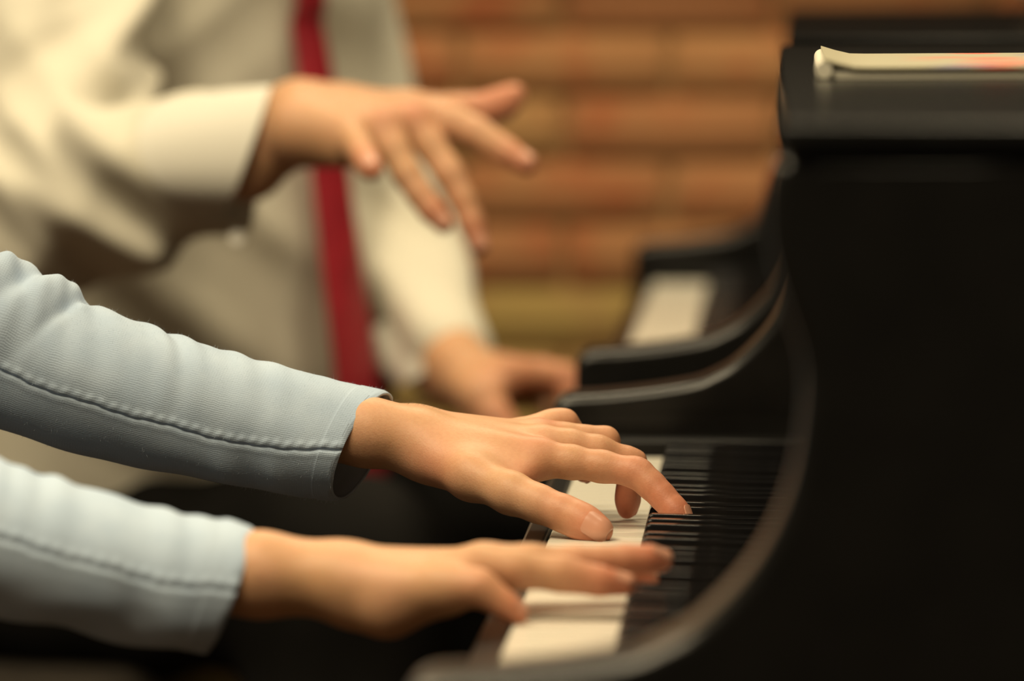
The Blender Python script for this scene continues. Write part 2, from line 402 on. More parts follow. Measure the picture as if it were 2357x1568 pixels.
def white_key_mesh(letter, first=False, last=False):
    off = {'C': 0.0017, 'D': -0.0017, 'F': 0.0025, 'G': 0.0, 'A': -0.0025}
    prev = {'A': 'G', 'B': 'A', 'C': 'B', 'D': 'C', 'E': 'D', 'F': 'E', 'G': 'F'}[letter]
    g = 0.0009; hi_, lo_ = PW / 2 - g, -PW / 2 + g; nw = 0.0064
    hi_t = (PW / 2 + off[prev] - nw) if (prev in off and not first) else hi_
    lo_t = (-PW / 2 + off[letter] + nw) if (letter in off and not last) else lo_
    xs = KXB - 0.004
    pts = [(KX0, lo_), (xs, lo_)]
    if lo_t != lo_: pts += [(xs, lo_t)]
    pts += [(KX1, lo_t), (KX1, hi_t)]
    if hi_t != hi_: pts += [(xs, hi_t)]
    pts += [(xs, hi_), (KX0, hi_)]
    bm = bmesh.new()
    top = [bm.verts.new((x, y, 0)) for x, y in pts]; bot = [bm.verts.new((x + (0.002 if x == KX0 else 0), y, -0.021)) for x, y in pts]
    ft = bm.faces.new(top); bm.faces.new(list(reversed(bot)))
    for i in range(len(pts)): bm.faces.new((top[i], bot[i], bot[(i + 1) % len(pts)], top[(i + 1) % len(pts)]))
    bmesh.ops.bevel(bm, geom=list(ft.edges), offset=0.0009, segments=3, affect='EDGES')
    me = bm_mesh('white_key', bm); me.materials.append(M['ivory']); return me
def black_key_mesh():
    z0, zf, zr = -0.006, 0.0130, 0.0100
    xa, xb = KXB - 0.0055, KXB; hw0, hw1 = 0.0056, 0.0046; r = 0.0016; R = 0.0030
    # ridge line: steep front, rounded over, then the long top falling gently to the back
    ridge = [(xa, z0 + .002), (xa + .0012, .0015), (xa + .0030, .0078)]
    c0 = (xb + .0012, zf - R)
    ridge += [(c0[0] - R * math.cos(t_), c0[1] + R * math.sin(t_)) for t_ in [math.radians(q) for q in (15, 30, 45, 60, 75, 88)]]
    sl_ = (zf - zr) / (KX1 - c0[0])
    ridge += [(c0[0] + q, zf - .00003 - q * sl_) for q in (.0004, .0010, .0020, .006)] + [(KX1, zr)]
    V = []; F = []; rows = []
    for x, zt in ridge:
        f = min(1, max(0, (zt - z0) / (zf - z0))); hw = hw0 + (hw1 - hw0) * f; rr = min(r, (zt - z0) * .45)
        half = [(hw0, z0), (hw + (hw0 - hw) * .12, zt - rr - (zt - z0) * .1)] + [(hw - rr + rr * math.cos(q), zt - rr + rr * math.sin(q)) for q in [math.radians(v) for v in (0, 22, 45, 68, 90)]] + [(hw - rr - .0006, zt)]
        sec = [(-y, z) for y, z in half] + [(y, z) for y, z in reversed(half)]
        rows.append(len(V)); V += [(x, y, z) for y, z in sec]
    m_ = len(sec)
    for i in range(len(rows) - 1):
        for j in range(m_ - 1): F.append((rows[i] + j, rows[i] + j + 1, rows[i + 1] + j + 1, rows[i + 1] + j))
    F.append(tuple(rows[0] + j for j in range(m_))); F.append(tuple(rows[-1] + j for j in reversed(range(m_))))
    me = mesh_from('black_key', V, F, True)
    bm = bmesh.new(); bm.from_mesh(me); bmesh.ops.recalc_face_normals(bm, faces=bm.faces); bm.to_mesh(me); bm.free(); me.shade_smooth()
    for pl in me.polygons:
        if len(pl.vertices) > 4: pl.use_smooth = False
    me.materials.append(M['ebony']); return me

WK = {}
for L in 'ABCDEFG': WK[L] = white_key_mesh(L)
WK['first'] = white_key_mesh('A', first=True); WK['last'] = white_key_mesh('C', last=True)
BK = black_key_mesh()
off = {'C': 0.0017, 'D': -0.0017, 'F': 0.0025, 'G': 0.0, 'A': -0.0025}

arm_front = catmull([(-.157, -.02), (-.157, .020), (-.1555, .0285), (-.1495, .0335), (-.141, .035), (-.124, .036), (-.096, .039), (-.0675, .0437), (-.053, .0495), (-.0386, .0585),
                     (-.0176, .0815), (-.0035, .112), (.0018, .146), (.0008, .166), (-.006, .187), (-.0115, .207), (-.0128, .225), (-.0105, .238), (-.005, .2435), (.01, .2445)], 4)

def build_piano(label):
    root = thing('grand_piano', label, 'piano', (0.6, (YN + YF) / 2, 0), 'black grand pianos side by side')
    rl = Vector(root.location)
    made = []
    def add(o):
        o.parent = root; o.matrix_parent_inverse = Matrix.Identity(4); o.location = Vector(o.location) - rl; made.append(o); return o
    outer_n, outer_f = YN - TH, YF + TH
    # cheeks (arms)
    front = [(-.150, ZK - .13), (-.157, ZK - .115)] + [(x, ZK + z) for x, z in arm_front]
    prof = front + [(0.30, z) for x, z in reversed(front)]
    for a, b in ((outer_n, YN), (YF, outer_f)):
        add(rounded_slab('cheek', prof, a, b, 0.0068, M['cheek']))
    # rim
    W_ = outer_f - outer_n; cx = 0.28
    ol = [(cx, outer_n), (0.75, outer_n), (0.95, outer_n + .03), (1.15, outer_n + .16), (1.32, outer_n + .36), (1.48, outer_n + .52), (1.66, outer_n + .63), (1.80, outer_n + .80), (1.84, outer_n + 1.05), (1.78, outer_f - .14), (1.62, outer_f - .02), (1.45, outer_f), (cx, outer_f)]
    sm = [ol[0]] + list(catmull(ol[1:-1], 5)) + [ol[-1]]
    add(prism('rim', sm, 'z', ZK - .13, ZK + .2445, M['lacquer'], None, bev=0.003, seg=2, angle=30))
    # closed lid, in two leaves
    t = math.tan(math.radians(1.1))
    def lid(name, pts):
        o = prism(name, pts, 'z', ZK + .2455, ZK + .2575, M['gloss'], None, bev=0.003, seg=3, angle=40)
        for v in o.data.vertices: v.co.z += (v.co.x + .0075) * t * 0.35
        return add(o)
    lid('lid_flap', [(-.0075, outer_n - .004), (.46, outer_n - .004), (.46, outer_f + .004), (-.0125, outer_f + .004)])
    ol2 = [(.462, outer_n - .004)] + [(x, y) for x, y in sm[1:-1] if x > .5] + [(.462, outer_f + .004)]
    lid('lid', ol2)
    hb = add(box('hinge', .11, .135, outer_n - .007, outer_n + .004, ZK + .2405, ZK + .2475, M['brass'], None, 0.001))
    # key bed, slip, blocks, fallboard
    add(box('keybed', -.150, .28, outer_n + .004, outer_f - .004, ZK - .13, ZK - .045, M['lacquer'], None, .004))
    add(box('key_slip', -.1525, -.1392, YN, YF, ZK - .06, ZK - .005, M['lacquer'], None, .0022, 3))
    for a, b in ((YN, A0 - 52 * PW - .001), (A0 + .001, YF)):
        add(box('key_block', -.139, .03, a, b, ZK - .045, ZK + .010, M['satin'], None, .0025, 3))
    fbp = catmull([(.030, ZK + .002), (.0305, ZK + .03), (.034, ZK + .09), (.042, ZK + .16), (.047, ZK + .225)], 4)
    add(prism('fallboard', [tuple(p) for p in fbp] + [(.075, ZK + .225), (.06, ZK - .02), (.030, ZK - .02)], 'y', YN + .0005, YF - .0005, M['gloss'], None))
    add(box('felt_strip', .022, .0295, A0 - 52 * PW, A0, ZK - .004, ZK + .0008, M['felt'], None))
    # legs with casters, lyre with pedals
    for lx, ly in ((.16, outer_n + .12), (.16, outer_f - .12), (1.55, (outer_n + outer_f) / 2 + .25)):
        bm = bmesh.new(); bmesh.ops.create_cone(bm, cap_ends=True, segments=24, radius1=.045, radius2=.075, depth=.50)
        for v in bm.verts: v.co += Vector((lx, ly, .36))
        leg = add(obj('leg', bm_mesh('leg', bm, True), M['lacquer']))
        bm = bmesh.new(); bmesh.ops.create_cone(bm, cap_ends=True, segments=24, radius1=.038, radius2=.038, depth=.03, matrix=Matrix.Translation((lx, ly, .04)) @ Matrix.Rotation(math.pi / 2, 4, 'X'))
        for v in bm.verts: v.co.z -= 0.002
        add(obj('caster', bm_mesh('caster', bm, True), M['brass']))
    ym = (outer_n + outer_f) / 2
    add(box('pedal_lyre', .20, .26, ym - .13, ym + .13, .06, .16, M['lacquer'], None, .01))
    for s in (-.07, .07): add(box('lyre_post', .215, .245, ym + s - .015, ym + s + .015, .16, .612, M['lacquer'], None, .004))
    for s in (-.06, 0, .06): add(box('pedal', .10, .20, ym + s - .012, ym + s + .012, .075, .085, M['brass'], None, .003))
    # keys
    for i in range(52):
        L = 'ABCDEFG'[i % 7]
        key = 'first' if i == 0 else 'last' if i == 51 else L
        o = obj('white_key', WK[key]); o.location = (0, A0 - (i + .5) * PW, ZK); add(o)
        o['n'] = i
        if L in off and i < 51:
            o = obj('black_key', BK); o.location = (0, A0 - (i + 1) * PW + off[L], ZK); add(o)
    return root, made

piano1, parts1 = build_piano('black grand piano played by the person in the pale blue sweater, nearest the camera')
piano2 = piano1.copy(); C.objects.link(piano2); piano2.location.y += DY2
piano2['label'] = 'black grand piano further back by the brick wall, beyond the played one'
for o in parts1:
    c = o.copy(); C.objects.link(c); c.parent = piano2; c.matrix_parent_inverse = Matrix.Identity(4)
# pressed white keys of the near piano
def press(yy, dip=0.0095):
    for o in parts1:
        if o.name.startswith('white_key') and abs(o.location.y + piano1.location.y - yy) < PW / 2:
            a = dip / 0.386
            o.rotation_euler = (0, -a, 0)
            o.location.z += -dip + (0 - (KX0)) * a * 1.0
            return
for o in parts1:
    if 'n' in o: del o['n']

# ------------------------------------------------------------------ hands and bodies
mm = 0.001
def fingers_union(p, chains):
    d = None
    for pts, rad in chains:
        c = chain(p, pts, rad, 0.005)
        d = c if d is None else smin(d, c, 0.0012)
    return d
def crease(p, q, ax, depth=0.0008, w=0.0008, reach=0.012):
    ax = np.asarray(ax, float); ax = ax / np.linalg.norm(ax); r = p - np.asarray(q, np.float32)
    s = r @ ax.astype(np.float32)
    fall = np.exp(-((r * r).sum(1)) / reach ** 2)
    return depth * fall * (np.exp(-(s / w) ** 2) + 0.8 * np.exp(-((s - 0.0022) / w) ** 2) + 0.8 * np.exp(-((s + 0.0022) / w) ** 2))
def make_hand(palm, fingers, thumb, arm, creases=(), kpalm=0.012):
    """palm / arm: list of (a, b, ra, rb, flat); fingers, thumb: (points, radii)."""
    allp = []
    for a, b, ra, rb, fl_ in palm + arm: allp += [a, b]
    for pts, rad in fingers + [thumb]: allp += list(pts)
    allp = np.array(allp)
    def fn(p):
        p = np.asarray(p, np.float32)
        d = None
        for a, b, ra, rb, fl_ in palm + arm:
            c = cone(p, a, b, ra, rb, fl_); d = c if d is None else smin(d, c, kpalm)
        f = fingers_union(p, fingers)
        d = smin(d, f, 0.006)
        t = chain(p, thumb[0], thumb[1], 0.008)
        d = smin(d, t, 0.015)
        for q, ax in creases: d = d + crease(p, q, ax)
        return d
    return fn, allp.min(0) - 0.05, allp.max(0) + 0.05
def nail(fn, tip, prev, normal, length, width, name, parent, back=0.1, raise_=0.00045):
    """A nail plate laid on the skin near the end of a finger."""
    tip = np.asarray(tip, float); d = tip - np.asarray(prev, float); d /= np.linalg.norm(d)
    n_ = np.asarray(normal, float); n_ -= d * (n_ @ d); n_ /= np.linalg.norm(n_); s = np.cross(d, n_)
    nu, nv = 13, 15
    base = []
    for j in range(nv):
        v = j / (nv - 1)
        for i in range(nu):
            u = i / (nu - 1) * 2 - 1
            sh = math.sqrt(max(0, 1 - max(0, (v - .72) / .28) ** 2 * .55)) if v > .72 else (1 if v > .2 else 0.78 + .22 * math.sqrt(1 - ((.2 - v) / .2) ** 2))
            base.append(tip + d * ((v - back) * length - length * .55) + s * (u * width / 2 * sh) + n_ * (.0135 - .004 * u * u))
    pts = np.array(base, np.float32)
    ee = .0004
    for it in range(26):
        sd = fn(pts)
        g = n_.astype(np.float32)
        if it > 5:
            g = np.stack([fn(pts + ee * np.eye(3, dtype=np.float32)[k]) - fn(pts - ee * np.eye(3, dtype=np.float32)[k]) for k in range(3)], 1)
            g /= np.maximum(np.linalg.norm(g, axis=1), 1e-9)[:, None]
        pts = pts - np.clip(sd - raise_, -.002, .0022)[:, None].astype(np.float32) * 0.8 * g
    V = list(pts) + list(pts - n_ * 0.0012)
    k = nu * nv; Fq = []
    for j in range(nv - 1):
        for i in range(nu - 1):
            a = j * nu + i; Fq.append((a, a + 1, a + nu + 1, a + nu)); Fq.append((k + a, k + a + nu, k + a + nu + 1, k + a + 1))
    ring = [i for i in range(nu)] + [j * nu + nu - 1 for j in range(1, nv)] + [(nv - 1) * nu + i for i in range(nu - 2, -1, -1)] + [j * nu for j in range(nv - 2, 0, -1)]
    for a, b in zip(ring, ring[1:] + ring[:1]): Fq.append((a, b, k + b, k + a))
    me = mesh_from(name, V, Fq, True, 45)
    o = obj(name, me, M['nail'], parent)
    bm = bmesh.new(); bm.from_mesh(me); bmesh.ops.recalc_face_normals(bm, faces=bm.faces); bm.to_mesh(me); bm.free()
    return o
def redness(V, spots):
    r = np.zeros(len(V))
    for q, rad, amt in spots:
        d2 = ((V - np.asarray(q)) ** 2).sum(1)
        r = np.maximum(r, amt * np.exp(-d2 / rad ** 2))
    return r

def pts_of(lst): return [P(*q[:3]) for q in lst], [q[3] * mm for q in lst]
DEPTH = (0, 1, 0)

# --- the pianist's far (left) hand: px, py, depth, radius in mm
L_index = pts_of([(1240, 1056, 3.150, 10.4), (1315, 1064, 3.148, 9.0), (1385, 1074, 3.146, 8.4), (1466, 1088, 3.142, 8.2), (1500, 1118, 3.138, 7.4), (1531, 1149, 3.134, 7.1), (1556, 1178, 3.130, 6.7), (1576, 1204, 3.127, 5.6)])
L_middle = pts_of([(1245, 1028, 3.172, 12), (1310, 1030, 3.173, 9.8), (1375, 1040, 3.175, 8.8), (1452, 1066, 3.180, 8.3), (1452, 1100, 3.184, 6.6), (1447, 1130, 3.187, 6.2), (1444, 1152, 3.190, 6.0), (1443, 1174, 3.192, 5.3)])
L_ring = pts_of([(1240, 1010, 3.192, 11.5), (1300, 1012, 3.195, 9), (1345, 1014, 3.198, 8), (1392, 1016, 3.202, 7.9), (1388, 1040, 3.206, 6.6), (1374, 1062, 3.210, 6.3), (1345, 1091, 3.214, 5.4)])
L_pinky = pts_of([(1215, 1002, 3.210, 10), (1250, 985, 3.215, 8), (1275, 974, 3.218, 7.2), (1300, 973, 3.221, 7.0), (1318, 996, 3.225, 5.9), (1325, 1015, 3.228, 5.6), (1322, 1048, 3.230, 4.8)])
L_thumb = pts_of([(975, 1050, 3.156, 10.5), (1085, 1098, 3.128, 12.2), (1178, 1136, 3.110, 10.6), (1240, 1160, 3.102, 9.2), (1302, 1184, 3.096, 8.9), (1345, 1204, 3.091, 8.5), (1379, 1221, 3.087, 7.9)])
def fat(k, lst): return pts_of([(a, b, c, r * k) for a, b, c, r in lst])
def metacarpal(a, b, ra, rb): return (P(*a), P(*b), ra * mm, rb * mm, None)
L_palm = [metacarpal((965, 1014, 3.160), (1240, 1056, 3.150), 14, 11.2), metacarpal((965, 1008, 3.172), (1245, 1030, 3.172), 14, 11),
          metacarpal((960, 1006, 3.182), (1240, 1014, 3.192), 14, 10.5), metacarpal((950, 1010, 3.190), (1215, 1006, 3.210), 13.5, 9.8),
          metacarpal((1000, 1056, 3.152), (1200, 1092, 3.138), 11, 8.5), metacarpal((985, 1050, 3.185), (1170, 1050, 3.205), 12, 10)]
L_arm = [metacarpal((-40, 815, 3.165), (400, 920, 3.165), 26, 24), metacarpal((400, 920, 3.165), (700, 978, 3.165), 24, 19),
         metacarpal((700, 978, 3.160), (850, 996, 3.160), 18, 17.4), metacarpal((850, 996, 3.160), (955, 1012, 3.160), 17.4, 15.5), metacarpal((700, 978, 3.176), (950, 1008, 3.182), 18, 15.5)]
L_creases = [(L_thumb[0][4] + np.array([0, -.008, .004]), L_thumb[0][5] - L_thumb[0][3]), (L_index[0][3] + np.array([.003, -.002, .008]), L_index[0][4] - L_index[0][2]),
             (L_index[0][5] + np.array([.004, -.004, .004]), L_index[0][6] - L_index[0][4]), (L_middle[0][3] + np.array([.004, 0, .008]), L_middle[0][4] - L_middle[0][2])]
fnL, loL, hiL = make_hand(L_palm, [L_index, L_middle, L_ring, L_pinky], L_thumb, L_arm, L_creases)

# --- the pianist's near (right) hand
R_index = pts_of([(1105, 1306, 2.778, 11.5), (1220, 1308, 2.784, 8.8), (1330, 1315, 2.790, 8.2), (1385, 1320, 2.793, 7.0), (1435, 1326, 2.796, 6.8), (1492, 1334, 2.800, 5.6)])
R_middle = pts_of([(1115, 1302, 2.757, 11.5), (1220, 1298, 2.761, 9.2), (1325, 1297, 2.765, 8.2), (1385, 1292, 2.768, 7.0), (1440, 1289, 2.770, 7.0), (1485, 1289, 2.772, 6.7), (1524, 1291, 2.775, 5.7)])
R_ring = pts_of([(1085, 1310, 2.735, 11.2), (1190, 1312, 2.736, 9.2), (1292, 1322, 2.738, 8.4), (1335, 1330, 2.739, 7.1), (1380, 1338, 2.740, 6.9), (1438, 1347, 2.742, 5.6)])
R_pinky = pts_of([(1020, 1352, 2.717, 11), (1065, 1352, 2.713, 9.2), (1104, 1352, 2.710, 8.2), (1135, 1374, 2.710, 6.6), (1163, 1395, 2.710, 6.2), (1192, 1416, 2.710, 5.3)])
R_thumb = pts_of([(830, 1360, 2.785, 14), (920, 1362, 2.80, 14), (1000, 1352, 2.812, 11), (1090, 1340, 2.825, 9), (1170, 1330, 2.832, 7)])
R_palm = [metacarpal((790, 1332, 2.765), (1105, 1309, 2.778), 14.5, 10.3), metacarpal((790, 1332, 2.752), (1115, 1306, 2.757), 14.5, 10),
          metacarpal((790, 1337, 2.742), (1085, 1314, 2.735), 14.5, 10), metacarpal((790, 1347, 2.735), (1020, 1354, 2.717), 14, 10.5),
          metacarpal((825, 1398, 2.734), (895, 1404, 2.729), 11, 11.5), metacarpal((895, 1404, 2.729), (1030, 1368, 2.72), 11.5, 8.5)]
R_arm = [metacarpal((-540, 1140, 2.76), (0, 1245, 2.755), 28, 26), metacarpal((0, 1245, 2.755), (450, 1316, 2.752), 26, 19),
         metacarpal((450, 1316, 2.745), (600, 1324, 2.744), 18, 19), metacarpal((600, 1324, 2.744), (790, 1338, 2.742), 19, 16), metacarpal((450, 1316, 2.760), (790, 1332, 2.760), 18, 15.5)]
fnR, loR, hiR = make_hand(R_palm, [R_index, R_middle, R_ring, R_pinky], R_thumb, R_arm)

def sub_head(c, face):                      # head, neck; c = base of the neck, face = unit facing direction
    c = np.asarray(c, float); f = np.asarray(face, float); f /= np.linalg.norm(f); s = np.cross(f, (0, 0, 1)); u = np.array((0, 0, 1.0))
    hc = c + u * 0.20 + f * 0.03
    def at(a, b, d_): return hc + f * a + s * b + u * d_
    def fn(p):
        p = np.asarray(p, np.float32)
        d = cone(p, c - u * .06, hc - f * .03, .062, .055)
        d = smin(d, cone(p, at(-.02, 0, .035), at(.015, 0, .02), .092, .078, (s, 1.12)), .03)
        d = smin(d, cone(p, at(.045, 0, -.06), at(.03, 0, -.085), .045, .032), .04)
        d = smin(d, cone(p, at(.093, 0, .0), at(.112, 0, -.03), .009, .013), .015)
        d = smin(d, cone(p, at(.083, -.02, -.062), at(.083, .02, -.062), .010, .010), .012)
        for b in (-1, 1):
            d = smin(d, cone(p, at(-.01, b * .083, .01), at(-.012, b * .083, -.03), .016, .010, (s, 1.8)), .008)
            d = -smin(-d, -(-(cone(p, at(.098, b * .033, .012), at(.098, b * .036, .012), .016, .016))) * -1, .012) if False else d
        return d
    return fn, hc, at

def body_mesh(name, hand_sets, head):
    parts = []
    for fn, lo, hi, h in hand_sets:
        V, F = surface(fn, lo, hi, h); V = relax(V, F, 5, 0.45); parts.append((V, F))
    if head:
        fn, hc, at = head
        V, F = surface(fn, hc - .17 - np.array([0, 0, .16]), hc + .17, .005); parts.append((V, F))
    return join_parts(parts)

pianist = thing('person', 'person in a pale blue knit sweater playing the keys with both hands', 'person', (-0.72, 2.95, 0.0))
def child(o, root):
    o.parent = root; o.matrix_parent_inverse = Matrix.Translation(-Vector(root.location)); return o
p_head = sub_head((-0.70, 2.95, 1.10), (1, 0, -.1))
V, F = body_mesh('body', [(fnL, loL, hiL, 0.00115), (fnR, loR, hiR, 0.0016)], p_head)
me = np_mesh('body', V, F)
spots = [(L_index[0][3], .018, .65), (L_index[0][7], .032, .95), (L_index[0][5], .022, .85), (L_index[0][2], .02, .3), (L_middle[0][6], .03, 1.0), (L_middle[0][4], .02, .7), (L_thumb[0][6], .022, .85), (L_thumb[0][4], .014, .65),
         (L_ring[0][6], .02, .8), (L_index[0][0] + np.array([0, -.004, .010]), .016, .45), (L_ring[0][0] + np.array([.005, 0, .010]), .010, .6), (L_ring[0][3], .012, .4), (L_pinky[0][3], .010, .35), (P(985, 1100, 3.13), .02, .5), (P(1230, 1100, 3.13), .014, .5),
         (R_middle[0][6], .028, 1), (R_index[0][5], .028, 1), (R_ring[0][5], .028, .95), (R_pinky[0][5], .02, .8), (R_pinky[0][2], .012, .5), (R_thumb[0][4], .03, .6)]
attr(me, 'red', redness(V, spots))
p_body = child(obj('body', me, M['skin']), pianist)
def nails_for(root, fn, items):
    for tip, prev, nrm, ln, wd_ in items:
        o = nail(fn, tip, prev, nrm, ln * mm, wd_ * mm, 'fingernail', None)
        o.parent = root
nails_for(p_body, fnL, [(L_thumb[0][6] + (L_thumb[0][6] - L_thumb[0][5]) * .28, L_thumb[0][5], (0.05, -1, .30), 14.0, 13.5), (L_index[0][7], L_index[0][6], (.75, -.15, .65), 10, 9), (L_middle[0][7], L_middle[0][6], (.7, .75, .2), 10, 9.5), (L_ring[0][6], L_ring[0][5], (1, 0, .3), 10, 9), (L_pinky[0][6], L_pinky[0][5], (1, 0, .2), 8, 7.5)])
nails_for(p_body, fnR, [(R_middle[0][6], R_middle[0][5], (.1, -.25, 1), 11, 10), (R_ring[0][5], R_ring[0][4], (.2, -.3, 1), 10, 9), (R_index[0][5], R_index[0][4], (.1, -.2, 1), 10, 9), (R_pinky[0][5], R_pinky[0][4], (.7, -.3, .7), 8, 7.5)])
press(2.728)

# --- sweater sleeves: rings laid along an axis, with folds, seam and hem
def sleeve(name, stations, ripple, seam, cuff_shift, parent, nS=420, nT=150, upper=(), hem_px=55, inner=True, bulges=(), slant=0.6):
    """stations: (px, top py, bottom py, depth, depth radius mm) in the photo's order, cuff last."""
    st = np.array(stations, float)
    t = np.linspace(0, 1, len(st)); tt = np.linspace(0, 1, nS)
    sp = catmull([tuple(s) for s in st], 40)
    u0 = np.linspace(0, 1, len(sp))
    S = np.stack([np.interp(tt, u0, sp[:, k]) for k in range(5)], 1)
    top = np.array([P(a[0], a[1], a[3]) for a in S]); bot = np.array([P(a[0] + a_s, a[2], a[3]) for a, a_s in zip(S, np.zeros(nS))])
    cen = (top + bot) / 2
    tan = np.gradient(cen, axis=0); tan /= np.linalg.norm(tan, axis=1)[:, None]
    ud = np.cross(tan, np.array([0, 1.0, 0])); ud /= np.linalg.norm(ud, axis=1)[:, None]
    ud = np.where((ud[:, 2] < 0)[:, None], -ud, ud)
    a_ = np.linalg.norm(top - bot, axis=1) / 2 * np.abs((ud * ((top - bot) / np.linalg.norm(top - bot, axis=1)[:, None])).sum(1))
    b_ = S[:, 4] * mm
    nd = np.array([0, -1.0, 0])
    arc = np.concatenate([[0], np.cumsum(np.linalg.norm(np.diff(cen, axis=0), axis=1))])
    th = np.linspace(0, 2 * np.pi, nT, endpoint=False)
    Th, Si = np.meshgrid(th, np.arange(nS))
    px = S[:, 0][Si]; A = a_[Si]; B = b_[Si]; arcS = arc[Si]
    rd = np.zeros_like(A)
    rd += ripple(px, Th, arcS)
    for bx, bth, amp, wx, wt, sl in bulges:
        dth = np.angle(np.exp(1j * (Th - bth)))
        rd += amp * np.exp(-((px - bx - sl * dth * 100) / wx) ** 2 - (dth / wt) ** 2)
    sth = np.interp(S[:, 0], [s[0] for s in seam], [s[1] for s in seam])[Si]
    dsea = np.angle(np.exp(1j * (Th - sth))) * A
    wob = 0.00028 * np.sin(arcS * 420) + 0.0005 * np.sin(arcS * 130 + 1)
    rd += -0.0012 * np.exp(-((dsea + wob) / 0.0007) ** 2) + 0.0005 * np.exp(-((dsea + wob + 0.003) / 0.0022) ** 2) * (1 + .5 * np.sin(arcS * 900)) + 0.0003 * np.exp(-((dsea + wob - 0.003) / 0.002) ** 2)
    end = arc[-1]; hem = 0.0135
    x_h = end - arcS
    rd += 0.0003 * np.clip((hem - x_h) / .001, 0, 1)
    rd += -0.0006 * np.clip(1 - x_h / 0.0015, 0, 1)
    frac = np.clip(1 - (end - arcS) / 0.14, 0, 1) ** 1.6
    sh = (cuff_shift[0] * np.cos(Th) + cuff_shift[1] * np.sin(Th)) * mm * frac + 0.0006 * np.sin(9 * Th) * (frac > .97)
    Vx = cen[Si] + ud[Si] * ((A + rd) * np.cos(Th))[..., None] + nd * ((B + rd) * np.sin(Th))[..., None] + tan[Si] * sh[..., None]
    uv = np.stack([arcS, Th * 0.034, np.zeros_like(arcS)], -1)
    V = Vx.reshape(-1, 3); UV = uv.reshape(-1, 3)
    F = []
    ii = np.arange(nS - 1)[:, None] * nT; jj = np.arange(nT)[None, :]; j2 = (jj + 1) % nT
    F.append(np.stack([ii + jj, ii + j2, ii + nT + j2, ii + nT + jj], -1).reshape(-1, 4))
    if inner:                                # turned-in hem, so that the opening shows cloth thickness and its inside
        n0 = len(V); kk = 30; rows = []; ruv = []
        for r in range(kk):
            s_i = nS - 1 - min(nS - 2, int(max(0, r - 2) * 2.2))
            c = cen[s_i]; th_in = 0.0004 if r == 0 else 0.0011 if r == 1 else 0.0017
            fr = np.clip(1 - (end - arc[s_i]) / 0.14, 0, 1) ** 1.6
            shr = (cuff_shift[0] * np.cos(th) + cuff_shift[1] * np.sin(th)) * mm * fr
            ext = 0.0006 if r == 0 else 0.0005 if r == 1 else 0
            rr = rd[s_i] - th_in
            rows.append(c + ud[s_i] * ((a_[s_i] + rr) * np.cos(th))[:, None] + nd * ((b_[s_i] + rr) * np.sin(th))[:, None] + tan[s_i] * (shr + ext)[:, None])
            ruv.append(np.stack([np.full(nT, arc[s_i]), th * .034, np.zeros(nT)], -1))
        V = np.concatenate([V] + rows); UV = np.concatenate([UV] + ruv)
        last = (nS - 1) * nT
        F.append(np.stack([last + jj[0], last + j2[0], n0 + j2[0], n0 + jj[0]], -1))
        for r in range(kk - 1): F.append(np.stack([n0 + r * nT + jj[0], n0 + r * nT + j2[0], n0 + (r + 1) * nT + j2[0], n0 + (r + 1) * nT + jj[0]], -1))
    F = np.concatenate(F)
    me = np_mesh(name, V, F); attr3(me, 'cloth', UV)
    bm = bmesh.new(); bm.from_mesh(me); bmesh.ops.recalc_face_normals(bm, faces=bm.faces); bm.to_mesh(me); bm.free(); me.shade_smooth()
    o = child(obj(name, me, M['knit']), parent)
    nrm = (ud[Si] * np.cos(Th)[..., None] + nd * np.sin(Th)[..., None])
    return o, Vx, nrm, S

def rippleL(px, th, arc):
    topw = np.clip(np.cos(th - 0.25), 0, 1) ** 1.2
    low = np.clip(-np.cos(th - 0.5), 0, 1)
    fade = np.clip((760 - px) / 240, 0, 1)
    ph = arc - 0.010 * np.sin(th) * 1.9
    r = topw * fade * (0.00075 * np.sin(ph * 2 * np.pi / 0.0165 + .6) * (.6 + .4 * np.sin(arc * 70)) + 0.0008 * np.sin(ph * 2 * np.pi / 0.0243 + 2.0))
    r += low * np.clip((780 - px) / 150, 0.0, 1) * 0.0004 * np.sin((arc + 0.012 * th) * 2 * np.pi / 0.045)
    r += 0.0006 * np.sin(3 * th + arc * 30) + 0.0004 * np.sin(5 * th - arc * 55)
    return r
sl, VxL, nrL, SL = sleeve('sleeve', [(-760, -240, 150, 3.12, 50), (-560, 100, 560, 3.13, 47), (-360, 380, 800, 3.145, 45), (-170, 520, 930, 3.155, 44), (0, 598, 1000, 3.165, 42), (130, 672, 1033, 3.165, 40), (300, 733, 1072, 3.165, 38), (500, 803, 1112, 3.166, 36.5), (700, 860, 1148, 3.168, 34.5), (833, 893, 1163, 3.170, 33)],
       rippleL, [(-900, 1.75), (0, 1.72), (300, 1.80), (600, 1.83), (830, 1.60)], (7, -9), pianist, nS=800, nT=400,
       bulges=[(55, 0.30, .0085, 60, .9, -.55), (128, 0.2, -.0035, 18, .8, -.6), (-60, .3, .006, 45, .8, -.5), (5, .3, -.004, 22, .8, -.55), (690, 2.3, .0016, 28, .35, .5), (620, 2.3, -.0012, 26, .35, .5), (560, 2.35, .0012, 28, .35, .5)])
def rippleR(px, th, arc):
    topw = np.clip(np.cos(th - 0.1), 0, 1) ** 1.2; fade = np.clip((590 - px) / 120, 0.25, 1)
    ph = arc - 0.010 * np.sin(th)
    r = topw * fade * (0.0007 * np.sin(ph * 2 * np.pi / 0.0175) * (.6 + .5 * np.sin(arc * 61)) + 0.0006 * np.sin(ph * 2 * np.pi / 0.027 + 1.0))
    low = np.clip(-np.cos(th - .3), 0, 1)
    r += low * 0.0016 * np.sin((arc + .03 * th) * 2 * np.pi / 0.06)
    return r
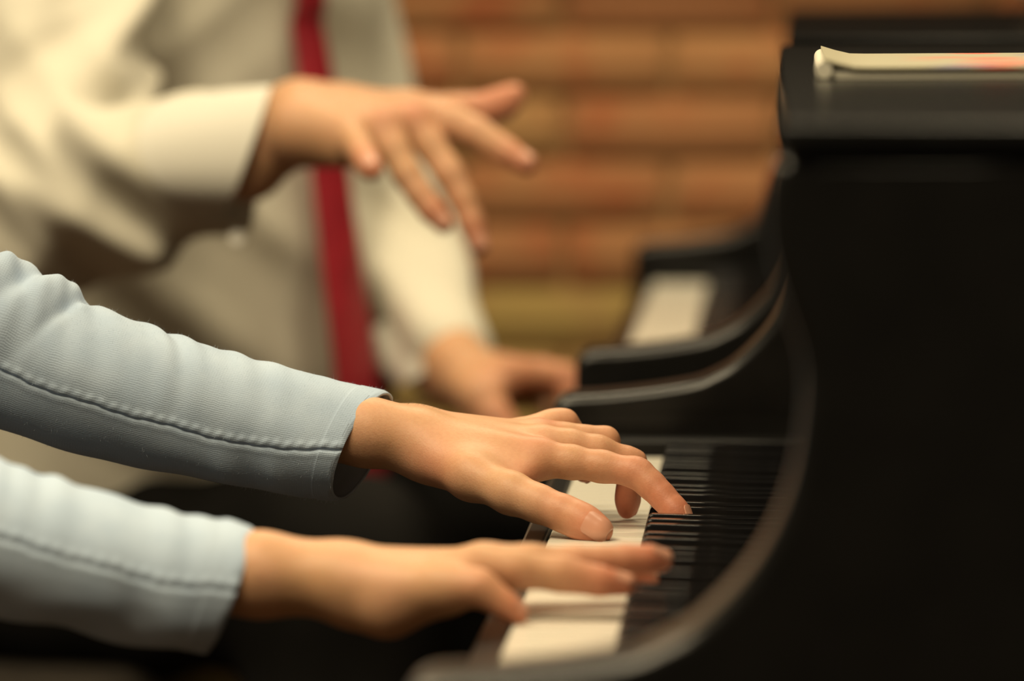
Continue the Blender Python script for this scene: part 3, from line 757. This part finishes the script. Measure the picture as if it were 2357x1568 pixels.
sr, VxR, nrR, SR = sleeve('sleeve', [(-1180, 150, 620, 2.78, 52), (-960, 560, 1010, 2.775, 48), (-760, 760, 1200, 2.77, 46), (-500, 885, 1290, 2.765, 43), (-200, 985, 1370, 2.76, 41), (0, 1062, 1418, 2.757, 39), (160, 1112, 1452, 2.755, 37), (320, 1160, 1485, 2.753, 35.5), (440, 1186, 1505, 2.752, 34), (528, 1204, 1510, 2.752, 33)],
       rippleR, [(-1200, 1.5), (0, 1.42), (400, 1.50), (560, 1.45)], (7.5, 5), pianist, nS=420, nT=160,
       bulges=[(420, 2.0, .002, 40, .5, .6), (330, 2.0, -.002, 35, .5, .6)])

def strands(name, roots, dirs, lens, width, mat, parent, root):
    roots = np.asarray(roots); n_ = len(roots); V = []; F = []
    side = np.cross(dirs, np.random.normal(size=(n_, 3))); side /= np.linalg.norm(side, axis=1)[:, None]
    bend = np.random.normal(size=(n_, 3)) * .35
    for i in range(n_):
        b0 = len(V)
        for k_, t_ in enumerate((0, .35, .7, 1.0)):
            c = roots[i] + (dirs[i] * t_ + bend[i] * t_ * t_) * lens[i]; w_ = width * (1 - .8 * t_)
            V.append(c - side[i] * w_); V.append(c + side[i] * w_)
        for k_ in range(3): F.append((b0 + 2 * k_, b0 + 2 * k_ + 1, b0 + 2 * k_ + 3, b0 + 2 * k_ + 2))
    o = obj(name, mesh_from(name, V, F, True), mat, parent); o['kind'] = 'stuff'
    return o
def fuzz(Vx, nr, owner, count, lo=.0006, hi=.0022):
    a = np.random.randint(0, Vx.shape[0], count); b_ = np.random.randint(0, Vx.shape[1], count)
    d = nr[a, b_] + np.random.normal(size=(count, 3)) * .5; d /= np.linalg.norm(d, axis=1)[:, None]
    ln = lo + (hi - lo) * np.random.random(count) ** 3
    return strands('wool_fuzz', Vx[a, b_], d, ln, .000035, M['fuzz'], owner, pianist)
fuzz(VxL, nrL, sl, 14000)
gr = []; 
cand = np.array([P(x, y, 3.165) for x, y in zip(np.random.uniform(868, 1010, 170), np.random.uniform(915, 940, 170))])
cand[:, 1] += np.random.uniform(.0, .022, len(cand))
cand[:, 2] += .02
for _ in range(20): cand = cand - np.array([0, 0, 1.0]) * np.clip(fnL(cand), -.003, .004)[:, None]
e_ = .0008
gN = np.stack([fnL(cand + e_ * np.eye(3)[k]) - fnL(cand - e_ * np.eye(3)[k]) for k in range(3)], 1); gN /= np.linalg.norm(gN, axis=1)[:, None]
hd = gN * .55 + np.array([.9, 0, -.1]) * .6 + np.random.normal(size=gN.shape) * .25; hd /= np.linalg.norm(hd, axis=1)[:, None]
strands('arm_hair', cand, hd, np.random.uniform(.002, .005, len(cand)), .00003, M['arm_hair'], p_body, pianist)

def pianist_torso(p):
    p = np.asarray(p, np.float32)
    lat = (0, 1, 0)
    d = cone(p, (-.74, 2.95, .56), (-.72, 2.95, 1.0), .155, .165, ((1, 0, 0), 1.45))
    d = smin(d, cone(p, (-.715, 2.80, 1.055), (-.715, 3.10, 1.055), .055, .055), .06)
    for a_, b_, s_ in ((P(-1180, 385, 2.78), P(-960, 785, 2.775), (-.70, 2.80, 1.05)), (P(-760, -45, 3.12), P(-560, 330, 3.13), (-.70, 3.10, 1.05))):
        d = smin(d, cone(p, a_, s_, .046, .055), .03)
        d = smin(d, cone(p, a_, b_, .046, .015), .004)
    d = smin(d, cone(p, (-.715, 2.95, 1.05), (-.70, 2.95, 1.12), .07, .062), .05)
    return np.maximum(d + .003 * np.sin(p[:, 2] * 60 + 4 * np.sin(p[:, 1] * 9)), .565 - p[:, 2])
V, F = surface(pianist_torso, (-1.0, 2.6, .38), (-.45, 3.3, 1.22), .006)
me = np_mesh('sweater', V, F); attr3(me, 'cloth', np.stack([V[:, 2], V[:, 1], V[:, 0]], 1))
child(obj('sweater', me, M['knit']), pianist)

def legs_fn(hips, knees, ankles, r0):
    def fn(p):
        p = np.asarray(p, np.float32); d = None
        for h_, k_, a_ in zip(hips, knees, ankles):
            c = smin(cone(p, h_, k_, r0, .082), cone(p, k_, a_, .084, .06), .03)
            d = c if d is None else smin(d, c, .03)
        d = smin(d, cone(p, hips[0], hips[1], r0 * 1.05, r0 * 1.05), .05)
        bk = np.array([.10, 0, 0]); d = smin(d, cone(p, np.array(hips[0]) - bk, np.array(hips[1]) - bk, r0, r0), .05)
        return d + .0025 * np.sin(p[:, 0] * 70 + 20 * p[:, 1])
    return fn
def make_legs(root, hips, knees, ankles, r0, foot):
    fn = legs_fn(hips, knees, ankles, r0); a = np.array(hips + knees + ankles)
    V, F = surface(fn, a.min(0) - .16, a.max(0) + .16, .008)
    child(obj('trousers', np_mesh('trousers', V, F), M['trousers']), root)
    for an in ankles:
        an = np.array(an)
        def sh(p):
            p = np.asarray(p, np.float32)
            return np.maximum(smin(cone(p, an - (0.03, 0, .045), an + (foot, 0, -.065), .045, .034), cone(p, an - (0.02, 0, .03), an - (.02, 0, -.02), .045, .04), .03), .002 - p[:, 2])
        V, F = surface(sh, an - .15, an + (foot + .1, .15, .1), .006)
        child(obj('shoe', np_mesh('shoe', V, F), M['shoe']), root)
make_legs(pianist, [(-.74, 2.86, .557), (-.74, 3.04, .557)], [(-.30, 2.80, .545), (-.30, 3.10, .545)], [(-.30, 2.80, .095), (-.30, 3.10, .095)], .085, .14)

# --- the gentleman in the cream shirt
gent = thing('person', 'person in a cream shirt and dark red tie with one hand raised over the keys', 'person', (-0.50, 4.74, 0.0))
HD = 4.10
G_index = fat(1.1, [(1000, 272, 4.110, 12.5), (1050, 284, 4.102, 11), (1098, 305, 4.094, 10.2), (1135, 331, 4.088, 9.2), (1168, 352, 4.083, 8.8), (1213, 379, 4.076, 7.4)])
G_middle = fat(1.1, [(950, 282, 4.095, 13), (990, 335, 4.085, 10.4), (1035, 400, 4.075, 9.8), (1066, 460, 4.070, 8.6), (1086, 512, 4.066, 8.2), (1103, 566, 4.062, 7.0)])
G_ring = fat(1.1, [(885, 292, 4.078, 12.8), (908, 345, 4.066, 10.4), (937, 402, 4.056, 9.4), (966, 448, 4.050, 8.4), (992, 483, 4.046, 8.0), (1022, 517, 4.043, 6.8)])
G_pinky = pts_of([(800, 305, 4.064, 12), (818, 330, 4.046, 10.6), (832, 350, 4.030, 10), (842, 368, 4.016, 9.2), (850, 382, 4.007, 8.8), (857, 393, 3.999, 7.8)])
G_thumb = fat(1.1, [(800, 250, 4.135, 15), (940, 258, 4.150, 14), (1060, 258, 4.158, 11.5), (1120, 252, 4.160, 10.3), (1158, 238, 4.160, 9.8), (1185, 219, 4.160, 8.0)])
G_palm = [metacarpal((690, 258, 4.125), (1000, 272, 4.110), 24, 13), metacarpal((690, 268, 4.112), (950, 282, 4.095), 24, 13),
          metacarpal((690, 285, 4.098), (885, 292, 4.078), 23, 13), metacarpal((690, 300, 4.085), (800, 305, 4.064), 23, 14), metacarpal((735, 328, 4.088), (802, 342, 4.062), 17.5, 14.5)]
G_arm = [metacarpal((90, 470, 4.33), (420, 375, 4.20), 34, 30), metacarpal((420, 350, 4.20), (590, 300, 4.135), 25, 23), metacarpal((420, 390, 4.20), (575, 382, 4.125), 25, 23), metacarpal((590, 300, 4.135), (700, 270, 4.11), 23, 21), metacarpal((575, 382, 4.125), (690, 310, 4.095), 23, 19)]
fnG, loG, hiG = make_hand(G_palm, [G_index, G_middle, G_ring, G_pinky], G_thumb, G_arm)
H_index = pts_of([(1190, 862, 4.47, 14), (1245, 858, 4.455, 12), (1300, 868, 4.44, 11), (1318, 905, 4.435, 10), (1306, 955, 4.43, 9)])
H_middle = pts_of([(1195, 868, 4.50, 13), (1255, 872, 4.49, 10.5), (1310, 885, 4.48, 9.8), (1335, 915, 4.475, 8.5), (1338, 945, 4.47, 7.5)])
H_ring = pts_of([(1190, 876, 4.53, 12.5), (1245, 886, 4.53, 10), (1290, 905, 4.52, 9.4), (1310, 935, 4.515, 8.2), (1310, 960, 4.51, 7)])
H_pinky = pts_of([(1175, 886, 4.555, 11.5), (1215, 900, 4.56, 9), (1250, 920, 4.56, 8.2), (1262, 945, 4.555, 7.4), (1262, 965, 4.55, 6.5)])
H_thumb = pts_of([(1070, 885, 4.50, 18), (1105, 920, 4.455, 17), (1140, 965, 4.44, 14), (1175, 1005, 4.43, 11), (1215, 1030, 4.43, 9)])
H_palm = [metacarpal((1060, 860, 4.565), (1190, 862, 4.47), 22, 14), metacarpal((1060, 865, 4.58), (1195, 868, 4.50), 22, 14), metacarpal((1060, 872, 4.59), (1190, 876, 4.53), 22, 13), metacarpal((1060, 880, 4.60), (1175, 886, 4.555), 20, 13), metacarpal((1075, 895, 4.52), (1150, 890, 4.48), 22, 18)]
H_arm = [metacarpal((850, 430, 4.85), (960, 660, 4.72), 40, 32), metacarpal((960, 660, 4.72), (1060, 862, 4.58), 32, 27)]
fnH, loH, hiH = make_hand(H_palm, [H_index, H_middle, H_ring, H_pinky], H_thumb, H_arm)
g_face = np.array([.906, -.423, -.1])
g_head = sub_head((-.50, 4.735, 1.17), g_face)
V, F = body_mesh('body', [(fnG, loG, hiG, .0024), (fnH, loH, hiH, .003)], g_head)
me = np_mesh('body', V, F)
spots = [(q[0][-1], .024, .8) for q in (G_index, G_middle, G_ring, G_pinky)] + [(G_thumb[0][4], .035, .8), (G_middle[0][0] + np.array([0, -.008, .008]), .016, .6), (G_ring[0][0] + np.array([0, -.008, .008]), .014, .4)] + [(q[0][-2], .04, .7) for q in (H_index, H_middle, H_thumb)] + [(H_index[0][1], .05, .45)]
attr(me, 'red', redness(V, spots))
g_body = child(obj('body', me, M['skin']), gent)
nails_for(g_body, fnG, [(G_index[0][5], G_index[0][4], (.2, -.5, 1), 12, 11), (G_middle[0][5], G_middle[0][4], (.4, -.9, .3), 12, 11), (G_ring[0][5], G_ring[0][4], (.3, -.9, .5), 12, 11), (G_pinky[0][5], G_pinky[0][4], (-.3, -.3, .9), 10, 9)])

RS = np.array([-.58, 4.55, 1.10]); RE = P(110, 470, 4.33); RW = P(455, 385, 4.19)
LS = np.array([-.43, 4.90, 1.10]); LE = P(860, 420, 4.86); LW = P(1030, 815, 4.63)
lat = np.array([-.423, -.906, 0]); fac = np.array([.906, -.423, 0])
def shirt_base(p):
    p = np.asarray(p, np.float32)
    d = cone(p, (-.50, 4.755, .60), (-.475, 4.745, .78), .185, .185, (fac, 1.42))
    d = smin(d, cone(p, (-.475, 4.745, .78), (-.50, 4.74, 1.02), .185, .19, (fac, 1.5)), .05)
    d = smin(d, cone(p, (-.57, 4.76, .60), (-.56, 4.76, .95), .165, .17, (fac, 1.3)), .05)
    d = smin(d, cone(p, (-.50, 4.735, 1.03), (-.50, 4.735, 1.17), .10, .068), .08)
    for S_, E_, W_, r in ((RS, RE, RW, (.074, .068, .055)), (LS, LE, LW, (.066, .052, .041))):
        d = smin(d, cone(p, S_, E_, r[0], r[1]), .045)
        d = smin(d, cone(p, E_, W_, r[1], r[2]), .02)
    return d
def dirwave(p, o, ax, wl, amp, cen, rad, ph=0.0):
    ax = np.asarray(ax, np.float32); ax = ax / np.linalg.norm(ax); q = p - np.asarray(cen, np.float32)
    s = np.sin(q @ ax * (2 * np.pi / wl) + ph)
    return amp * (s - .3 * s * s) * np.exp(-(q * q).sum(1) / rad ** 2)
def shirt(p):
    p = np.asarray(p, np.float32)
    d = shirt_base(p)
    d = d + dirwave(p, 0, (.5, .2, -.8), .060, .011, P(250, 120, 4.45), .13, .5)
    d = d + dirwave(p, 0, (.9, .2, -.45), .075, .006, P(260, 470, 4.25), .11, 1.2)
    d = d + dirwave(p, 0, (.45, 0, .85), .06, .007, P(300, 520, 4.2), .10, 0.3)
    d = d + dirwave(p, 0, (.75, .1, .6), .042, .0045, P(180, 380, 4.3), .10, 0.9)
    d = d + dirwave(p, 0, (-.5, .1, .8), .065, .007, P(120, 230, 4.4), .09, 0.2)
    d = d + dirwave(p, 0, (.6, 0, .75), .10, .012, P(560, 650, 4.6), .15, 1.0)
    d = d + dirwave(p, 0, (-.7, .2, -.6), .11, .010, P(560, 60, 4.65), .14, 2.4)
    d = d + dirwave(p, 0, (.8, .2, .5), .07, .006, P(950, 650, 4.7), .10, 0.0)
    d = d + .0025 * np.sin(p @ np.array([60, 25, 45], np.float32) + 3 * np.sin(p[:, 2] * 22))
    return np.maximum(d, .58 - p[:, 2])
V, F = surface(shirt, (-.88, 4.02, .50), (-.20, 5.20, 1.26), .005)
V = relax(V, F, 1, .4)
child(obj('shirt', np_mesh('shirt', V, F), M['shirt']), gent)

def tube_loft(name, rings, mat, parent, thick=.0015):
    """rings: list of closed loops of points (same count); an open cloth tube with thickness."""
    R = [np.array(r) for r in rings]; nT = len(R[0]); V = list(np.concatenate(R)); nR = len(R); F = []
    ins = []
    for r in reversed(R):
        c = r.mean(0); ins.append(r - (r - c) / np.linalg.norm(r - c, axis=1)[:, None] * thick)
    V += list(np.concatenate(ins)); tot = 2 * nR
    for i in range(tot - 1):
        for j in range(nT):
            j2 = (j + 1) % nT; F.append((i * nT + j, i * nT + j2, (i + 1) * nT + j2, (i + 1) * nT + j))
    me = mesh_from(name, V, F, True, 60)
    bm = bmesh.new(); bm.from_mesh(me); bmesh.ops.recalc_face_normals(bm, faces=bm.faces); bm.to_mesh(me); bm.free()
    return child(obj(name, me, mat), parent)
def oval(top, bot, half_depth, sh_near=0, n_=48, wob=0.0, ph=0):
    top = np.array(top); bot = np.array(bot); c = (top + bot) / 2; a = (top - bot) / 2; out = []
    for i in range(n_):
        t_ = 2 * math.pi * i / n_
        q = c + a * math.cos(t_) + np.array([0, -1.0, 0]) * half_depth * math.sin(t_) + np.array([1.0, 0, 0]) * sh_near * math.sin(t_)
        out.append(q + (q - c) * wob * math.sin(3 * t_ + ph))
    return out
# raised hand's cuff: flared, its button undone
tube_loft('cuff', [oval(P(405, 228, 4.20), P(500, 486, 4.15), .060, -.034), oval(P(440, 218, 4.19), P(504, 488, 4.145), .060, -.027, wob=.02), oval(P(530, 204, 4.16), P(512, 482, 4.13), .053, -.010, wob=.02), oval(P(622, 196, 4.13), P(522, 476, 4.12), .047, .006, wob=.03)], M['cuff'], gent)
tube_loft('cuff', [oval(P(960, 705, 4.69), P(800, 770, 4.71), .044), oval(P(1045, 730, 4.65), P(860, 835, 4.67), .045), oval(P(1094, 785, 4.61), P(918, 888, 4.63), .045)], M['cuff'], gent)
def disc(name, c, nrm, r, t_, mat, parent):
    bm = bmesh.new(); bmesh.ops.create_cone(bm, cap_ends=True, segments=20, radius1=r, radius2=r * .9, depth=t_)
    bmesh.ops.transform(bm, matrix=Matrix.Translation(Vector(c)) @ Vector(nrm).to_track_quat('Z', 'Y').to_matrix().to_4x4(), verts=bm.verts)
    return child(obj(name, bm_mesh(name, bm, True), mat), parent)
disc('button', P(545, 548, 4.12), (.1, -1, .2), .006, .003, M['button'], gent)

# tie: a ribbon that follows the front of the shirt
def on_shirt(px, py, gap, d0=4.2):
    r = FWD * FPX + RGT * (px - W / 2) - UPV * (py - H / 2); r /= np.linalg.norm(r)
    t_ = d0
    return r, t_
tl = [(640, -420, 4.62, 24), (668, -160, 4.63, 26), (700, 0, 4.635, 30), (722, 120, 4.63, 33), (748, 280, 4.62, 35), (768, 430, 4.615, 37), (790, 600, 4.605, 39), (812, 760, 4.60, 41), (828, 890, 4.60, 42), (848, 1010, 4.60, 42), (862, 1080, 4.60, 34), (872, 1140, 4.60, 4)]
tw = catmull([tuple(q) for q in tl], 8)
V = []; F = []
wdir = np.array([.25, -.97, 0]); wdir /= np.linalg.norm(wdir); ndir = np.array([.97, .25, 0]); ndir /= np.linalg.norm(ndir)
wdir = np.array([-.55, -.83, 0]); wdir /= np.linalg.norm(wdir); ndir = np.array([.83, -.55, 0])
cps = []
tw[:, 3] *= .68
for q in tw:
    c = P(q[0], q[1], q[2]); cps.append(c)
cps = np.array(cps)
for _ in range(30):                         # push the ribbon out until it rests on the shirt
    sd = np.minimum.reduce([shirt(cps + wdir * w_ * (tw[:, 3] * mm)[:, None]) for w_ in (-1, -.5, 0, .5, 1)])
    cps = cps + ndir * np.clip(.004 - sd, 0, .01)[:, None]
for i, q in enumerate(tw):
    c = cps[i]; hw = q[3] * mm
    for k_, (a, b) in enumerate(((-1, -.002), (-.5, .002), (0, .0035), (.5, .002), (1, -.002), (.5, -.003), (0, -.003), (-.5, -.003))):
        V.append(c + wdir * a * hw + ndir * b)
for i in range(len(tw) - 1):
    for j in range(8):
        F.append((i * 8 + j, i * 8 + (j + 1) % 8, (i + 1) * 8 + (j + 1) % 8, (i + 1) * 8 + j))
F += [tuple(range(8)), tuple(range(len(V) - 1, len(V) - 9, -1))]
me = mesh_from('tie', V, F, True, 50); bm = bmesh.new(); bm.from_mesh(me); bmesh.ops.recalc_face_normals(bm, faces=bm.faces); bm.to_mesh(me); bm.free()
child(obj('tie', me, M['tie']), gent)
make_legs(gent, [(-.56, 4.66, .553), (-.50, 4.88, .565)], [(-.36, 4.54, .545), (-.25, 4.93, .545)], [(-.39, 4.52, .095), (-.26, 4.93, .095)], .085, .14)

# hair
def hair_for(head, root, name):
    fn, hc, at = head
    def hf(p):
        p = np.asarray(p, np.float32)
        d = fn(p) - .012
        cut = cone(p, at(.12, 0, -.04), at(.09, 0, -.12), .085, .12)
        return np.maximum(np.maximum(d, -cut), (hc[2] - .07) - p[:, 2]) + .002 * np.sin(p[:, 1] * 180 + p[:, 0] * 60)
    V, F = surface(hf, hc - .18, hc + .2, .006)
    child(obj(name, np_mesh(name, V, F), M['hair']), root)
hair_for(p_head, pianist, 'hair'); hair_for(g_head, gent, 'hair')
for head, root, body in ((p_head, pianist, p_body), (g_head, gent, g_body)):
    fn, hc, at = head
    for b in (-1, 1):
        bm = bmesh.new(); bmesh.ops.create_uvsphere(bm, u_segments=16, v_segments=10, radius=.012, matrix=Matrix.Translation(Vector(at(.069, b * .030, .015))))
        e = obj('eye', bm_mesh('eye', bm, True), M['button'], body)

# ------------------------------------------------------------------ benches
def build_bench(label, loc, rot):
    root = thing('piano_bench', label, 'bench', loc, 'piano benches'); root.rotation_euler = (0, 0, rot); ps = []
    def add(o): o.parent = root; ps.append(o); return o
    L_, D_ = .38, .17
    bm = bmesh.new(); bmesh.ops.create_cube(bm, size=1)
    for v in bm.verts: v.co = Vector((v.co.x * 2 * D_, v.co.y * 2 * L_, .435 + v.co.z * .07))
    bmesh.ops.bevel(bm, geom=list(bm.edges), offset=.028, segments=5, affect='EDGES', profile=.5)
    add(obj('cushion', bm_mesh('cushion', bm, True, 60), M['leather']))
    add(box('frame', -D_ + .01, D_ - .01, -L_ + .01, L_ - .01, .33, .40, M['lacquer'], None, .006))
    for sx in (-1, 1):
        for sy in (-1, 1):
            pr = [(-.022, -.022), (.022, -.022), (.022, .022), (-.022, .022)]
            bm = bmesh.new(); bmesh.ops.create_cone(bm, cap_ends=True, segments=4, radius1=.024, radius2=.034, depth=.33, matrix=Matrix.Translation((sx * (D_ - .04), sy * (L_ - .04), .165)) @ Matrix.Rotation(math.pi / 4, 4, 'Z'))
            bmesh.ops.bevel(bm, geom=list(bm.edges), offset=.004, segments=2, affect='EDGES')
            add(obj('leg', bm_mesh('leg', bm, True, 40), M['lacquer']))
    return root, ps
bench2, bps = build_bench('dark leather-topped piano bench under the person in the tie', (-.66, 4.74, 0), math.radians(-14))
bench1 = bench2.copy(); C.objects.link(bench1); bench1.location = (-.78, 2.95, 0); bench1.rotation_euler = (0, 0, 0)
bench1['label'] = 'dark leather-topped piano bench under the person in the blue sweater'
for o in bps:
    c = o.copy(); C.objects.link(c); c.parent = bench1

# ------------------------------------------------------------------ papers on the lids
def lid_z(x): return ZK + .2575 + (x + .0075) * math.tan(math.radians(1.1)) * .35
mp_, n, l, b = new_mat('printed_cover'); M['cover'] = mp_
tc = n.new('ShaderNodeTexCoord'); mpn = n.new('ShaderNodeMapping'); l.new(tc.outputs['Object'], mpn.inputs['Vector']); mpn.inputs['Scale'].default_value = (1, 1, 1)
vz = n.new('ShaderNodeTexVoronoi'); vz.inputs['Scale'].default_value = 22; l.new(mpn.outputs[0], vz.inputs['Vector'])
sx = n.new('ShaderNodeSeparateXYZ'); l.new(tc.outputs['Object'], sx.inputs[0])
rx = n.new('ShaderNodeMapRange'); rx.inputs[1].default_value = -0.085; rx.inputs[2].default_value = -0.04; l.new(sx.outputs['X'], rx.inputs[0])
r2 = n.new('ShaderNodeMapRange'); r2.inputs[1].default_value = 0.45; r2.inputs[2].default_value = 0.30; l.new(vz.outputs['Distance'], r2.inputs[0])
ml = n.new('ShaderNodeMath'); ml.operation = 'MULTIPLY'; l.new(rx.outputs[0], ml.inputs[0]); l.new(r2.outputs[0], ml.inputs[1])
hs = n.new('ShaderNodeValToRGB'); e = hs.color_ramp; e.interpolation = 'CONSTANT'
e.elements[0].color = (.75, .10, .05, 1); e.elements[1].position = .62; e.elements[1].color = (.16, .15, .42, 1)
sc = n.new('ShaderNodeSeparateColor'); l.new(vz.outputs['Color'], sc.inputs[0]); l.new(sc.outputs[0], hs.inputs[0])
mx = n.new('ShaderNodeMix'); mx.data_type = 'RGBA'; l.new(ml.outputs[0], mx.inputs['Factor']); mx.inputs['A'].default_value = (.40, .365, .245, 1); l.new(hs.outputs[0], mx.inputs['B'])
l.new(mx.outputs['Result'], b.inputs['Base Color']); b.inputs['Roughness'].default_value = .45

def sheet(name, x0, x1, y0, y1, zfun, t_, mat, parent):
    nx_, ny_ = 30, 10; V = []; F = []
    for s_ in (1, 0):
        for i in range(nx_ + 1):
            for j in range(ny_ + 1):
                x = x0 + (x1 - x0) * i / nx_; y = y0 + (y1 - y0) * j / ny_
                V.append((x, y, zfun(x, y) + t_ * s_))
    k = (nx_ + 1) * (ny_ + 1); id_ = lambda i, j: i * (ny_ + 1) + j
    for i in range(nx_):
        for j in range(ny_):
            F.append((id_(i, j), id_(i + 1, j), id_(i + 1, j + 1), id_(i, j + 1))); F.append((k + id_(i, j), k + id_(i, j + 1), k + id_(i + 1, j + 1), k + id_(i + 1, j)))
    ring = [id_(i, 0) for i in range(nx_ + 1)] + [id_(nx_, j) for j in range(1, ny_ + 1)] + [id_(i, ny_) for i in range(nx_ - 1, -1, -1)] + [id_(0, j) for j in range(ny_ - 1, 0, -1)]
    for a, b_ in zip(ring, ring[1:] + ring[:1]): F.append((a, b_, k + b_, k + a))
    me = mesh_from(name, V, F, True, 40)
    bm = bmesh.new(); bm.from_mesh(me); bmesh.ops.recalc_face_normals(bm, faces=bm.faces); bm.to_mesh(me); bm.free()
    return obj(name, me, mat, parent)
BX, BY = .135, 2.99
book = thing('music_book', 'cream music book with red print lying on the near piano lid', 'book', (BX, BY, lid_z(BX)))
def zb(base):
    return lambda x, y: base + (x) * math.tan(math.radians(1.1)) * .35 + .0035 * math.exp(-((x + .122) / .008) ** 2) - .0 * y
sheet('pages', -.121, .115, -.150, .150, lambda x, y: .0006 + x * .0067 + .0, .0038, M['paper'], book)
sheet('cover', -.123, .115, -.152, .152, lambda x, y: .0052 + x * .0067 + .0045 * math.exp(-((x + .123) / .009) ** 2), .0012, M['cover'], book)
bm = bmesh.new(); bmesh.ops.create_cone(bm, cap_ends=True, segments=20, radius1=.0042, radius2=.0042, depth=.305, matrix=Matrix.Translation((-.1225, 0, .0048 - .0007)) @ Matrix.Rotation(math.pi / 2, 4, 'X'))
obj('spine', bm_mesh('spine', bm, True, 50), M['paper'], book)

pz = lid_z(.24)
px_ = P(2352, 45, 4.75)
paper = thing('sheet_music', 'loose cream sheet of music lying on the far piano lid', 'paper', (px_[0] + .111, 4.75, lid_z(px_[0] + .111)))
sheet('page', -.115, .10, -.30, .02, lambda x, y: .0010 + x * .0067 + .022 * max(0, (-x - .06) / .055) ** 2, .0008, M['paper'], paper)
